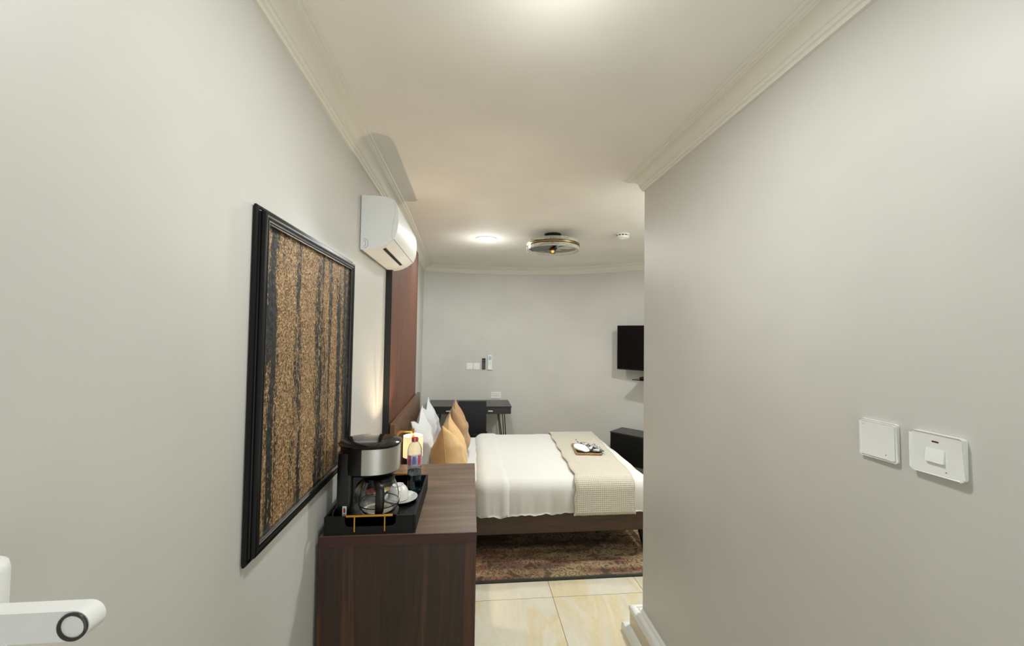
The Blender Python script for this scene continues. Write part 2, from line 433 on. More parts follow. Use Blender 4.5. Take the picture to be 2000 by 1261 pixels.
# stepped skirting along the right wall
bb = struct('baseboard_right', sweep(iB, iB + 3, [(0, 0), (0.051, 0), (0.051, 0.132), (0, 0.132)]), M_SKTILE)
obj('skirting_cap', sweep(iB, iB + 3, [(0, 0.130), (0.054, 0.130), (0.056, 0.136), (0.056, 0.150), (0.051, 0.158), (0.040, 0.163), (0.026, 0.163), (0.023, 0.156), (0.018, 0.156), (0.015, 0.164), (0.006, 0.168), (0, 0.168)]), M_SKIRT, bb, smooth=True)
obj('skirting_foot', sweep(iB, iB + 3, [(0.050, 0), (0.086, 0), (0.086, 0.034), (0.081, 0.047), (0.070, 0.053), (0.050, 0.053)]), M_SKIRT, bb, smooth=True)
struct('baseboard_far', sweep(iA, iB, [(0, 0), (0.014, 0), (0.014, 0.09), (0.008, 0.1), (0, 0.1)]), M_SKIRT)

def wall_y(x):
    for (x1, y1), (x2, y2) in zip(ARC[:-1], ARC[1:]):
        if x1 <= x <= x2: return y1 + (y2 - y1) * (x - x1) / (x2 - x1)
    return 5.3
def left_x(y): return -0.555 if y < 3 else -0.555 - 0.07 * (y - 3) / 2.3

# ------------------------------------------------------------------ rug
rb = bmesh.new(); box(-0.42, 1.85, 2.695, 4.55, 0.0, 0.011, 0.003, 1, rb)
tag(obj('area_rug', rb, M_RUG, origin=(0.7, 3.6, 0)), 'faded oriental rug in beige, rust and black under the bed', 'rug')

# ------------------------------------------------------------------ bed
bed = thing('double_bed', 'dark stained wooden platform bed with plain headboard and splayed legs', 'bed', (0.45, 3.6, 0))
RX0, RX1, RY0, RY1 = -0.46, 1.42, 2.945, 4.30
obj('side_rail', box(RX0, RX1, RY0, RY0 + 0.03, 0.195, 0.345, 0.003, 1), M_BEDW, bed)
obj('side_rail', box(RX0, RX1, RY1 - 0.03, RY1, 0.195, 0.345, 0.003, 1), M_BEDW, bed)
obj('foot_rail', box(RX1 - 0.03, RX1, RY0 + 0.031, RY1 - 0.031, 0.195, 0.345, 0.003, 1), M_BEDW, bed)
for k in range(12):
    x = RX0 + 0.06 + k * 0.155
    obj('slat', box(x, x + 0.07, RY0 + 0.031, RY1 - 0.031, 0.318, 0.334), M_BEDW, bed)
obj('centre_beam', box(RX0 + 0.02, RX1 - 0.04, 3.60, 3.64, 0.27, 0.317), M_BEDW, bed)
for sx, sy in ((1, 0), (1, 1), (0, 0), (0, 1)):
    X = 1.335 if sx else -0.40; Y = RY0 + 0.055 if sy == 0 else RY1 - 0.055
    t = bmesh.new(); box(-0.035, 0.035, -0.025, 0.025, 0, 0.2, 0.004, 1, t)
    for v in t.verts:
        k = 1 - v.co.z / 0.2
        v.co.x = v.co.x * (1 - 0.45 * k) + (0.035 if sx else -0.0) * k; v.co.y *= (1 - 0.3 * k)
    xf(t, Matrix.Translation((X, Y, 0.0115 if 2.7 < Y < 4.5 else 0)) @ Matrix.Diagonal((1, 1, 0.965, 1)))
    obj('leg', t, M_MATB, bed)
# headboard (leans a hair with the wall)
t = bmesh.new()
def hb(p, d):
    y, z = p; x = -0.476 - 0.035 * (y - 2.64) / 1.6
    return (x - d, y, z)
prism([(2.64, 0.12), (2.64, 1.062), (2.65, 1.068), (4.21, 1.048), (4.225, 1.04), (4.225, 0.12)], hb, 0, 0.028, t)
obj('headboard', t, M_HEADW, bed)
def rounded_box(x0, x1, y0, y1, z0, z1, r, n=(40, 40, 10), wr=0.0, seed=0, flare=0.0):
    """soft box with rounded top and corners; wr = size of the cloth wrinkles, stronger down the sides"""
    t = bmesh.new(); c = [(x0 + x1) / 2, (y0 + y1) / 2, (z0 + z1) / 2]; h = [(x1 - x0) / 2, (y1 - y0) / 2, (z1 - z0) / 2]
    V = {}
    def vert(*key):
        if key in V: return V[key]
        i, j, k = key
        q = [(-1 + 2 * i / n[0]) * h[0], (-1 + 2 * j / n[1]) * h[1], (-1 + 2 * k / n[2]) * h[2]]
        cl = [max(-h[a] + r, min(h[a] - r, q[a])) for a in (0, 1)] + [min(q[2], h[2] - r)]
        d = Vector([q[a] - cl[a] for a in range(3)])
        if d.length > 1e-6: d.normalize()
        p = Vector([c[a] + cl[a] + d[a] * r for a in range(3)])
        if wr and d.length > 0.5:
            s = min(1, max(0, (z1 - p.z) / (z1 - z0)))
            n1 = noise.noise(Vector((p.x * 7 + seed, p.y * 7, p.z * 2.0)))
            n2 = noise.noise(Vector((p.x * 24 + seed, p.y * 24, p.z * 1.5 + 4)))
            sd = Vector((d.x, d.y, 0))
            p += d * wr * (n1 * (0.4 + s) + 0.55 * n2 * s * s)
            p += sd * flare * math.sin(s * PI) 
            if s > 0.8: p.z += 1.2 * wr * n2 * (s - 0.8) * 5
        V[key] = t.verts.new(p); return V[key]
    def quad(*ks): t.faces.new([vert(*k) for k in ks])
    for i in range(n[0]):
        for j in range(n[1]):
            for k in (0, n[2]): quad((i, j, k), (i + 1, j, k), (i + 1, j + 1, k), (i, j + 1, k))
        for k in range(n[2]):
            for j in (0, n[1]): quad((i, j, k), (i + 1, j, k), (i + 1, j, k + 1), (i, j, k + 1))
    for j in range(n[1]):
        for k in range(n[2]):
            for i in (0, n[0]): quad((i, j, k), (i, j + 1, k), (i, j + 1, k + 1), (i, j, k + 1))
    return t
mt_ = rounded_box(-0.46, 1.35, 2.965, 4.275, 0.345, 0.575, 0.05, (30, 24, 8))
tag(obj('mattress', mt_, M_SHEET, smooth=True, origin=(0.45, 3.6, 0.345), angle=180), 'mattress in a white fitted sheet showing beside the cushions', 'mattress')
dv = thing('duvet', 'thick white duvet spread over the bed with its top folded back', 'duvet', (0.7, 3.6, 0.345))
obj('cover', rounded_box(0.10, 1.378, 2.885, 4.29, 0.355, 0.604, 0.085, (110, 110, 14), 0.012, 3, 0.008), M_DUVET, dv, smooth=True, angle=180)
obj('folded_edge', rounded_box(0.055, 0.325, 2.872, 4.30, 0.352, 0.614, 0.085, (40, 110, 14), 0.012, 9, 0.010), M_DUVET, dv, smooth=True, angle=180)
# runner: cross-section path over the bed
def runner():
    y0, y1, z0, z1, r = 2.862, 4.312, 0.356, 0.620, 0.092
    path = [(y0 - 0.008, z0)]
    for k in range(1, 8): path.append((y0 - 0.008 * (1 - k / 8), z0 + (z1 - r - z0) * k / 8))
    for k in range(9):
        a = PI - k / 8 * PI / 2; path.append((y0 + r + r * math.cos(a), z1 - r + r * math.sin(a)))
    for k in range(1, 30): path.append((y0 + r + (y1 - y0 - 2 * r) * k / 30, z1))
    for k in range(9):
        a = PI / 2 - k / 8 * PI / 2; path.append((y1 - r + r * math.cos(a), z1 - r + r * math.sin(a)))
    for k in range(1, 8): path.append((y1, z1 - r - (z1 - r - z0) * k / 8))
    t = bmesh.new(); uv = t.loops.layers.uv.new('UVMap'); NX = 24; G = []; s = 0; S = []
    for q, (y, z) in enumerate(path):
        if q: s += math.hypot(y - path[q - 1][0], z - path[q - 1][1])
        S.append(s); f = (y - y0) / (y1 - y0)
        xa = 0.785 + 0.075 * max(0, min(1, f)) + 0.006 * math.sin(q * 0.9) + (-0.02 * (z1 - z) / 0.26 if f < 0.1 else 0); xb = 1.215 + 0.10 * max(0, min(1, f)) + 0.004 * math.sin(q * 0.7 + 1)
        G.append([(Vector((xa + (xb - xa) * i / NX, y, z + 0.002 * noise.noise(Vector((i * 0.4, q * 0.3, 0))))), xa + (xb - xa) * i / NX) for i in range(NX + 1)])
    VV = [[t.verts.new(p) for p, _ in row] for row in G]
    for q in range(len(path) - 1):
        for i in range(NX):
            f = t.faces.new((VV[q][i], VV[q][i + 1], VV[q + 1][i + 1], VV[q + 1][i]))
            for lp, (a, b) in zip(f.loops, ((q, i), (q, i + 1), (q + 1, i + 1), (q + 1, i))): lp[uv].uv = (G[a][b][1], S[a])
    return t, VV, path
t, VV, path = runner()
hems = [[row[e].co.copy() for row in VV] for e in (0, -1)]
rn = obj('bed_runner', t, M_WAFFLE, smooth=True, origin=(1.05, 3.6, 0.345), angle=180)
sm = rn.modifiers.new('thick', 'SOLIDIFY'); sm.thickness = 0.007; sm.offset = 0
tag(rn, 'cream waffle-weave throw laid across the foot of the bed', 'throw')
for hm in hems: obj('hem', tube(hm, 0.006, 6), cloth('hem_cotton', (200, 188, 164)), rn, smooth=True)

# ------------------------------------------------------------------ pillows and cushions
def pillow(name, label, cat, m, loc, w_, h_, th, yaw_, tilt, chop=0.0, group=None, seed=0, n=44):
    """stands on its lower edge; local x = width, z = height, y = thickness"""
    root = thing(name, label, cat, loc, group); root.rotation_euler = (tilt, 0, yaw_)
    t = bmesh.new(); edge = []
    def pos(u, v, s):
        du, dv = abs(u), abs(v)
        x = w_ / 2 * u * (1 - 0.14 * (1 - dv ** 2)); z = h_ / 2 * v * (1 - 0.14 * (1 - du ** 2))
        fv = min(1, max(0, (1 - v) / 0.85)) ** 0.8 if v > 0 else max(0, 1 - dv ** 6) ** 0.45
        fu = max(0, 1 - du ** 3) ** 0.5
        y = s * th / 2 * fu * fv
        if v < 0: y *= 1 + 0.18 * dv
        if chop and v > -0.3:
            k = chop * math.exp(-(u / 0.42) ** 2) * ((v + 0.3) / 1.3) ** 1.6
            z -= k * h_; y *= 1 - 0.9 * chop * math.exp(-(u / 0.2) ** 2) * ((v + 0.3) / 1.3)
        wv = noise.noise(Vector((u * 2.2 + seed, v * 2.2, s * 3))) * 0.016 + noise.noise(Vector((u * 6 + seed, v * 2 + u * 2, s * 5))) * 0.008
        f = (1 - du ** 4) * (1 - dv ** 4)
        return Vector((x, y + s * wv * f, z + h_ / 2 * 0.96 + (wv * 0.4 if f > 0 else 0)))
    F = {}
    for s in (1, -1):
        for i in range(n + 1):
            for j in range(n + 1):
                u, v = -1 + 2 * i / n, -1 + 2 * j / n
                u, v = math.sin(u * PI / 2) , math.sin(v * PI / 2)
                b = i in (0, n) or j in (0, n)
                if b and s == -1: F[(s, i, j)] = F[(1, i, j)]
                else: F[(s, i, j)] = t.verts.new(pos(u, v, s))
        for i in range(n):
            for j in range(n): t.faces.new((F[(s, i, j)], F[(s, i + 1, j)], F[(s, i + 1, j + 1)], F[(s, i, j + 1)]))
    ring = [(i, 0) for i in range(n)] + [(n, j) for j in range(n)] + [(i, n) for i in range(n, 0, -1)] + [(0, j) for j in range(n, 0, -1)]
    pts = [F[(1, i, j)].co.copy() for i, j in ring][::2]
    c = obj('cover', t, m, root, smooth=True, local=True, angle=180)
    obj('seam', tube(pts, 0.003, 6, closed=True), m, root, smooth=True, local=True)
    return root
PH = PI / 2
pillow('pillow', 'white pillow leaning on the headboard nearest the lamp', 'pillow', M_PILLOW, (-0.345, 3.275, 0.580), 0.66, 0.45, 0.19, PH + 0.0, -0.16, 0.12, seed=1)
pillow('pillow', 'white pillow at the far side of the headboard, behind the tan cushion', 'pillow', M_PILLOW, (-0.35, 3.93, 0.576), 0.60, 0.43, 0.18, PH, -0.18, 0.1, seed=5)
pillow('cushion', 'golden cream velvet cushion standing nearest, with a dented top', 'cushion', M_VELV, (-0.136, 3.14, 0.588), 0.43, 0.41, 0.25, PH - 0.08, -0.10, 0.26, seed=2)
pillow('cushion', 'brown tan velvet cushion standing behind the golden one', 'cushion', M_TAN, (-0.105, 3.66, 0.588), 0.47, 0.46, 0.22, PH - 0.02, -0.08, 0.26, seed=8)

# ------------------------------------------------------------------ tray with cloths on the runner
tz = 0.6255
tr = thing('breakfast_tray', 'small flat wooden tray lying on the cream throw', 'tray', (1.05, 3.54, tz)); tr.rotation_euler = (0, 0, -0.12)
def L(bm): return xf(bm, Matrix.Identity(4))
M_TW = wood('golden_tray_wood', [(0.3, (150, 110, 60)), (0.7, (180, 138, 82))], (14, 3, 3), 0.4)
obj('base', box(-0.105, 0.105, -0.15, 0.15, 0, 0.006), mat('dark_tray_base', (58, 44, 30), 0.4), tr, local=True)
for x0, x1, y0, y1 in ((-0.112, 0.112, -0.158, -0.146), (-0.112, 0.112, 0.146, 0.158), (-0.112, -0.1, -0.1455, 0.1455), (0.1, 0.112, -0.1455, 0.1455)):
    obj('rim', box(x0, x1, y0, y1, 0.0, 0.016, 0.002, 1), M_TW, tr, local=True)
t = bmesh.new(); bmesh.ops.create_icosphere(t, subdivisions=4, radius=1)
for v in t.verts:
    n1 = noise.noise(v.co * 1.7); v.co = Vector((v.co.x * 0.058, v.co.y * 0.115, max(-0.6, v.co.z) * 0.022)) * (1 + 0.1 * n1)
xf(t, Matrix.Translation((1.005, 3.535, tz + 0.0215)) @ Matrix.Rotation(0.15, 4, 'Z'))
tag(obj('folded_towel', t, mat('white_towel', (240, 238, 230), 0.9), smooth=True, origin=(1.005, 3.535, tz), angle=180), 'rounded white folded cloth on the left of the wooden tray', 'towel')
m_pat = mat('grey_printed_cloth', (110, 112, 112), 0.8); v = coords(m_pat); nt = noise_tex(m_pat, v, 38, 3, 0.6, 1.0)
m_pat.node_tree.links.new(ramp(m_pat, nt.outputs[0], [(0.38, (28, 30, 32)), (0.47, (120, 122, 120)), (0.6, (214, 212, 204))]).outputs[0], nodes(m_pat)[2].inputs['Base Color'])
t = bmesh.new(); bmesh.ops.create_icosphere(t, subdivisions=4, radius=1)
for v in t.verts:
    n1 = noise.noise(v.co * 2.3 + Vector((4, 1, 0))); k = 1 - 0.55 * max(0, v.co.y) ** 1.5
    v.co = Vector((v.co.x * 0.052 * k, v.co.y * 0.165, (max(-0.5, v.co.z)) * 0.030 * (1 - 0.3 * abs(v.co.y)))) * (1 + 0.16 * n1)
xf(t, Matrix.Translation((1.095, 3.545, tz + 0.0225)) @ Matrix.Rotation(0.42, 4, 'Z'))
gc = tag(obj('printed_cloth', t, m_pat, smooth=True, origin=(1.095, 3.545, tz), angle=180), 'black and grey printed cloth rolled diagonally across the wooden tray', 'cloth')
obj('tie', tube([(1.03, 3.69, tz + 0.02), (1.015, 3.71, tz + 0.035), (1.005, 3.725, tz + 0.048), (1.0, 3.73, tz + 0.052)], [0.006, 0.005, 0.006, 0.003], 8), m_pat, gc, smooth=True)

# ------------------------------------------------------------------ framed textured picture on the left wall
pf = thing('framed_picture', 'large gold and black textured panel in a stepped black frame on the left wall', 'picture', (-0.555, 1.47, 1.52))
PY0, PY1, PZ0, PZ1 = 1.062, 1.885, 1.066, 1.973
def frame_sweep(prof):
    t = bmesh.new(); rings = []
    for (cy, cz, sy, sz) in ((PY0, PZ0, 1, 1), (PY1, PZ0, -1, 1), (PY1, PZ1, -1, -1), (PY0, PZ1, 1, -1)):
        rings.append([t.verts.new((-0.555 + h * 0.8, cy + sy * w_, cz + sz * w_)) for w_, h in prof])
    n = len(prof)
    for q in range(4):
        A, Bv = rings[q], rings[(q + 1) % 4]
        for k in range(n):
            j = (k + 1) % n; t.faces.new((A[k], A[j], Bv[j], Bv[k]))
    return t
obj('frame', frame_sweep([(0.004, 0.001), (0.000, 0.006), (0.000, 0.012), (0.003, 0.016), (0.008, 0.017), (0.0105, 0.014), (0.013, 0.0135), (0.0145, 0.018), (0.0135, 0.025), (0.015, 0.033), (0.019, 0.0345), (0.024, 0.034), (0.029, 0.031), (0.033, 0.033), (0.037, 0.032), (0.039, 0.028), (0.039, 0.016), (0.044, 0.014), (0.044, 0.001)]), M_FRAMEB, pf, smooth=True, angle=30)
obj('inner_fillet', frame_sweep([(0.0392, 0.012), (0.0392, 0.0285), (0.0415, 0.0285), (0.0425, 0.026), (0.0425, 0.012)]), mat('silver_fillet', (120, 120, 116), 0.25, 1.0), pf)
t = bmesh.new(); NY, NZ = 90, 100; G = []
for i in range(NY + 1):
    G.append([])
    for j in range(NZ + 1):
        y = PY0 + 0.043 + (PY1 - PY0 - 0.086) * i / NY; z = PZ0 + 0.043 + (PZ1 - PZ0 - 0.086) * j / NZ
        h = 0.0115 + 0.0025 * noise.noise(Vector((y * 13, z * 0.9, 3))) + 0.002 * noise.noise(Vector((y * 70, z * 55, 1)))
        G[-1].append(t.verts.new((-0.555 + h, y, z)))
for i in range(NY):
    for j in range(NZ): t.faces.new((G[i][j], G[i + 1][j], G[i + 1][j + 1], G[i][j + 1]))
for f in bmesh.ops.extrude_face_region(t, geom=list(t.faces))['geom']:
    if isinstance(f, bmesh.types.BMVert): f.co.x = -0.553
obj('canvas', t, M_ART, pf)

# ------------------------------------------------------------------ air conditioner
ac = thing('air_conditioner', 'white split air conditioner high on the left wall past the picture', 'air conditioner', (-0.555, 2.35, 2.05))
PXP = [(705, 379), (724, 380), (743.4, 381.4), (757.7, 383.8), (768.8, 388.5), (775, 399.6), (777, 412), (777.3, 431), (775, 449), (772, 458), (767.5, 465.5)]
BOT = [(758, 472.5), (749.8, 478), (741, 482), (732, 485), (721, 486.4), (711.7, 486.7), (702, 486)]
GRV = [(766.5, 466), (764.6, 461), (764.6, 452), (766.6, 439), (770, 423), (772.5, 407), (768.8, 390)]
def ac_pt(px):   # outline read at the near end of the unit (depth 2.02 m)
    u, v = px; c = r2 * ((u - 1000) / F_PX) + u2 * (-(v - 630.5) / F_PX) + fwd; k = 2.02 / c.y
    return (max(-0.552, c.x * k), EYE + c.z * k)
outer = [ac_pt(p) for p in PXP]; bot = [ac_pt(p) for p in BOT]; grv = [ac_pt(p) for p in GRV]
zb = bot[-1][1]; outer[0] = (-0.552, outer[0][1]); bot[-1] = (-0.552, zb)
fx = lambda p, y: (p[0], y, p[1])
AY0, AY1 = 2.03, 2.70
obj('casing', prism(outer + bot, fx, AY0, AY1), M_ACW, ac, smooth=True, angle=35)
def resample(pl, n):
    V_ = [Vector(p) for p in pl]; Ls = [0]
    for p, q in zip(V_[:-1], V_[1:]): Ls.append(Ls[-1] + (q - p).length)
    out = []
    for k in range(n + 1):
        d = Ls[-1] * k / n; i = max(j for j in range(len(Ls)) if Ls[j] <= d + 1e-9); i = min(i, len(V_) - 2)
        out.append(V_[i].lerp(V_[i + 1], (d - Ls[i]) / (Ls[i + 1] - Ls[i])))
    return out
NP_ = 14; oo = [Vector((p.x + 0.0012, p.y)) for p in resample(outer[4:], NP_)]; ii = resample(list(reversed(grv)), NP_)
t = bmesh.new(); RW_ = [[[t.verts.new((p.x, y, p.y)) for p in row] for row in (oo, ii)] for y in (AY0 - 0.0012, AY1 + 0.0012)]
for k in range(NP_):
    for e in (0, 1): t.faces.new((RW_[e][0][k], RW_[e][0][k + 1], RW_[e][1][k + 1], RW_[e][1][k]))
    for r_ in (0, 1): t.faces.new((RW_[0][r_][k], RW_[0][r_][k + 1], RW_[1][r_][k + 1], RW_[1][r_][k]))
for k in (0, NP_): t.faces.new((RW_[0][0][k], RW_[1][0][k], RW_[1][1][k], RW_[0][1][k]))
obj('front_panel', t, M_ACW, ac, smooth=True, angle=35)
obj('wall_plate', box(-0.554, -0.545, AY0 + 0.003, AY1 - 0.003, zb - 0.002, outer[0][1] - 0.004), M_GREY, ac)
# seam line, flap and slot
obj('panel_seam', tube([(p[0] - 0.0004, AY0 - 0.0004, p[1]) for p in grv], 0.0007, 6), mat('pale_seam', (170, 172, 174), 0.5), ac)
def off(p, q, d):
    v = Vector((q[0] - p[0], q[1] - p[1])).normalized(); return Vector((-v.y, v.x)) * d
b0, b1, b2, b3 = bot[0], bot[1], bot[2], bot[3]
t = bmesh.new()
fl_ = [grv[0], b0, b1]; o_ = [(p[0] + 0.0022, p[1] - 0.0026) for p in fl_]
prism([(outer[-1][0], outer[-1][1] - 0.001)] + fl_[1:] + list(reversed(o_)), fx, AY0 + 0.012, AY1 - 0.01, t)
obj('air_flap', t, M_ACW, ac, smooth=True, angle=35)
obj('flap_gap', tube([(outer[-1][0] + 0.001, AY0 + 0.01, outer[-1][1] - 0.0005), (outer[-1][0] + 0.001, AY1 - 0.01, outer[-1][1] - 0.0005)], 0.0016, 6), M_GREY, ac)
t = bmesh.new(); mid = ((b1[0] + b2[0]) / 2, (b1[1] + b2[1]) / 2); dv_ = Vector((b2[0] - b1[0], b2[1] - b1[1])).normalized(); nv = Vector((dv_.y, -dv_.x))
if nv.y > 0: nv = -nv
sl = [Vector(mid) + dv_ * a * 0.0075 + nv * b for a, b in ((-1, 0.0022), (1, 0.0022), (1, -0.004), (-1, -0.004))]
prism([tuple(p) for p in sl], fx, AY0 + 0.05, AY1 - 0.13, t)
obj('air_slot', t, M_DARKSLOT, ac)
for cx_, cz_, rr_, a0, a1 in ((-0.535, 0.035, 0.020, -0.3, 1.5), (-0.540, 0.034, 0.013, -0.3, 1.3), (-0.535, 0.028, 0.020, -1.5, 0.2), (-0.540, 0.028, 0.013, -1.3, 0.2)):
    obj('end_emblem', tube([(cx_ + rr_ * math.cos(a0 + (a1 - a0) * k / 8), AY0 - 0.0003, zb + cz_ + rr_ * math.sin(a0 + (a1 - a0) * k / 8)) for k in range(9)], 0.0008, 6), M_GREY, ac)

# ------------------------------------------------------------------ slatted wall panel
sp_ = thing('slatted_wall_panel', 'tall reddish brown fluted wood panel on the wall behind the headboard', 'wall panel', (-0.56, 3.4, 0))
SY0, SY1, SZ0, SZ1 = 2.655, 4.15, 0.02, 2.468
t = bmesh.new()
prism([(left_x(SY0) + 0.001, SY0), (left_x(3) + 0.001, 3.0), (left_x(SY1) + 0.001, SY1), (left_x(SY1) + 0.026, SY1), (left_x(3) + 0.026, 3.0), (left_x(SY0) + 0.026, SY0)], lambda p, z: (p[0], p[1], z), SZ0, SZ1, t)
obj('backing', t, M_MATB, sp_)
obj('edge_strip', box(left_x(SY0) + 0.001, left_x(SY0) + 0.041, SY0 - 0.006, SY0 - 0.0005, SZ0, SZ1, 0.001, 1), mat('black_metal_edge', (24, 26, 26), 0.3), sp_)
NS = 54; pit = (SY1 - SY0) / NS
sm_ = None
for k in range(NS):
    y = SY0 + pit * (k + 0.5)
    if sm_ is None:
        s_ = obj('slat', box(0, 0.015, -pit * 0.31, pit * 0.31, SZ0, SZ1, 0.002, 1), M_SLAT, sp_, local=True); sm_ = s_
    else:
        s_ = sm_.copy(); COL.objects.link(s_)
    s_.location = (left_x(y) + 0.0262 + 0.56, y - 3.4, 0)

# ------------------------------------------------------------------ bedside table and lamp
ns = thing('bedside_table', 'small walnut bedside table between the chest and the bed', 'table', (-0.32, 2.56, 0))
obj('body', box(-0.50, -0.13, 2.40, 2.62, 0.12, 0.55, 0.003, 1), M_SIDEW, ns)
obj('top', box(-0.505, -0.125, 2.395, 2.625, 0.55, 0.568, 0.002, 1), M_TOPWOOD, ns)
dr = obj('drawer', box(-0.129, -0.115, 2.41, 2.61, 0.34, 0.53, 0.002, 1), M_SIDEW, ns)
obj('knob', sphere((-0.108, 2.51, 0.44), 0.010), M_BRASS, dr, smooth=True)
for x in (-0.48, -0.15):
    for y in (2.42, 2.60): obj('leg', lathe([(0.010, 0), (0.016, 0.12)], (x, y, 0), 12), M_MATB, ns)
lp = thing('bedside_lamp', 'lit brass lamp with hanging white drum shade beside the bed', 'lamp', (-0.435, 2.50, 0.568))
LX, LY = -0.338, 2.50
obj('base', lathe([(0.0, 0.568), (0.055, 0.568), (0.055, 0.576), (0.05, 0.580), (0.0, 0.580)], (-0.435, LY, 0), 32, cap=False), M_BRASS, lp, smooth=True)
arm = [(-0.435, LY, 0.58), (-0.435, LY, 1.02)] + [(-0.435 + 0.035 * (1 - math.cos(a)), LY, 1.02 + 0.035 * math.sin(a)) for a in [k / 8 * PI / 2 for k in range(1, 9)]] + [(LX, LY, 1.055)]
obj('arm', tube(arm, 0.0052, 12), M_BRASS, lp, smooth=True)
obj('finial', lathe([(0.0, 1.071), (0.006, 1.071), (0.0065, 1.045), (0.004, 1.043), (0.004, 1.03), (0.012, 1.028), (0.013, 1.0), (0.009, 0.998), (0.0, 0.998)], (LX, LY, 0), 20, cap=False), M_BRASS, lp, smooth=True, angle=30)
sh = obj('lamp_shade', lathe([(0.0570, 0.915), (0.0575, 0.905), (0.0585, 0.905), (0.0585, 1.029), (0.0575, 1.029), (0.0570, 0.915)], (LX, LY, 0), 48, cap=False), M_SHADE, lp, smooth=True, angle=40)
obj('shade_ring', tube([(LX + 0.0575 * math.cos(a), LY + 0.0575 * math.sin(a), 1.029) for a in [k / 40 * 2 * PI for k in range(40)]], 0.0012, 6, closed=True), M_BRASS, lp, smooth=True)
obj('bulb', sphere((LX, LY, 0.972), 0.018, 1, 1, 1.3), M_BULB, lp, smooth=True)
obj('switch_knob', tube([(-0.435, LY - 0.005, 0.79), (-0.435, LY - 0.016, 0.79)], 0.005, 10), M_BRASS, lp)

# ------------------------------------------------------------------ chest of drawers
ch = thing('chest_of_drawers', 'dark walnut laminate chest of drawers with its end towards the viewer', 'chest', (-0.25, 1.95, 0))
CX0, CX1, CY0, CY1, CH = -0.540, 0.036, 1.548, 2.362, 0.9
tp = obj('top', box(CX0, CX1, CY0, CY1, CH - 0.038, CH, 0.0012, 1), M_TOPWOOD, ch)
obj('edge_band', box(CX0, CX1, CY0 - 0.0025, CY0 - 0.0002, CH - 0.0375, CH - 0.001), M_EDGE, tp)
obj('side_panel', box(CX0, CX1 - 0.001, CY0 + 0.001, CY0 + 0.019, 0, CH - 0.0385, 0.0008, 1), M_SIDEW, ch)
obj('side_panel', box(CX0, CX1 - 0.001, CY1 - 0.019, CY1 - 0.001, 0, CH - 0.0385, 0.0008, 1), M_SIDEW, ch)
obj('back_panel', box(CX0, CX0 + 0.012, CY0 + 0.0195, CY1 - 0.0195, 0.02, CH - 0.0385), M_SIDEW, ch)
obj('plinth', box(CX0 + 0.013, CX1 - 0.05, CY0 + 0.0195, CY1 - 0.0195, 0.0, 0.08), M_SIDEW, ch)
for k in range(4):
    z0 = 0.085 + k * 0.194
    d_ = obj('drawer', box(CX1 - 0.40, CX1 - 0.002, CY0 + 0.022, CY1 - 0.022, z0, z0 + 0.189, 0.001, 1), M_SIDEW, ch)

# ------------------------------------------------------------------ black tray on the chest
ty = thing('serving_tray', 'matt black serving tray with gold bar handles on the walnut chest', 'tray', (-0.36, 1.775, CH))
TX0, TX1, TY0, TY1, TZ = -0.527, -0.195, 1.556, 1.992, 0.967
obj('base', box(TX0, TX1, TY0, TY1, CH + 0.0005, CH + 0.012), M_MATB, ty)
for x0, x1 in ((TX0, TX0 + 0.009), (TX1 - 0.009, TX1)):
    obj('side_wall', box(x0, x1, TY0, TY1, CH + 0.012, TZ, 0.001, 1), M_MATB, ty)
def endwall(y0, y1, h0, h1):
    P_ = [(TX0 + 0.0095, CH + 0.012), (TX1 - 0.0095, CH + 0.012), (TX1 - 0.0095, TZ)]
    n0, n1, zb_, r = h0, h1, CH + 0.030, 0.018
    P_ += [(n1, TZ), (n1, zb_ + r)] + [(n1 - r + r * math.cos(a), zb_ + r - r * math.sin(a)) for a in (0.4, 0.8, 1.2, PI / 2)]
    P_ += [(n0 + r - r * math.cos(a), zb_ + r - r * math.sin(a)) for a in (PI / 2, 1.2, 0.8, 0.4)] + [(n0, zb_ + r), (n0, TZ), (TX0 + 0.0095, TZ)]
    return prism(P_, lambda p, y: (p[0], y, p[1]), y0, y1)
obj('end_wall', endwall(TY0, TY0 + 0.009, -0.452, -0.268), M_MATB, ty)
obj('end_wall', endwall(TY1 - 0.009, TY1, -0.452, -0.268), M_MATB, ty)
for y, s in ((TY0 - 0.006, -1), (TY1 + 0.006, 1)):
    t = bmesh.new(); tube([(-0.446, y, 0.9715), (-0.278, y, 0.9715)], 0.0048, 12, t)
    h_ = obj('handle', t, M_BRASS, ty, smooth=True)
    for x in (-0.416, -0.307):
        obj('post', tube([(x, y, 0.970), (x, y, 0.942), (x, y + 0.001, 0.914)], 0.0034, 10), M_BRASS, h_, smooth=True)
tf = CH + 0.0125

# ------------------------------------------------------------------ coffee maker
cm = thing('coffee_maker', 'black drip coffee maker with a steel band and glass jug', 'coffee maker', (-0.40, 1.69, tf))
def stadium(cx, cy, a, b, n=2.6, k=48):
    return [(cx + a * abs(math.cos(t_)) ** (2 / n) * (1 if math.cos(t_) >= 0 else -1), cy + b * abs(math.sin(t_)) ** (2 / n) * (1 if math.sin(t_) >= 0 else -1)) for t_ in [2 * PI * i / k for i in range(k)]]
def loft(layers, cx, cy, n=2.6, bm=None, k=48):
    t = bmesh.new(); rings = []
    for (dx, a, b, z) in layers: rings.append([t.verts.new((x, y, z)) for x, y in stadium(cx + dx, cy, a, b, n, k)])
    for A, Bv in zip(rings[:-1], rings[1:]):
        for i in range(k):
            j = (i + 1) % k; t.faces.new((A[i], A[j], Bv[j], Bv[i]))
    t.faces.new(rings[0]); t.faces.new(rings[-1]); return merge(bm, t)
MX, MY = -0.394, 1.680
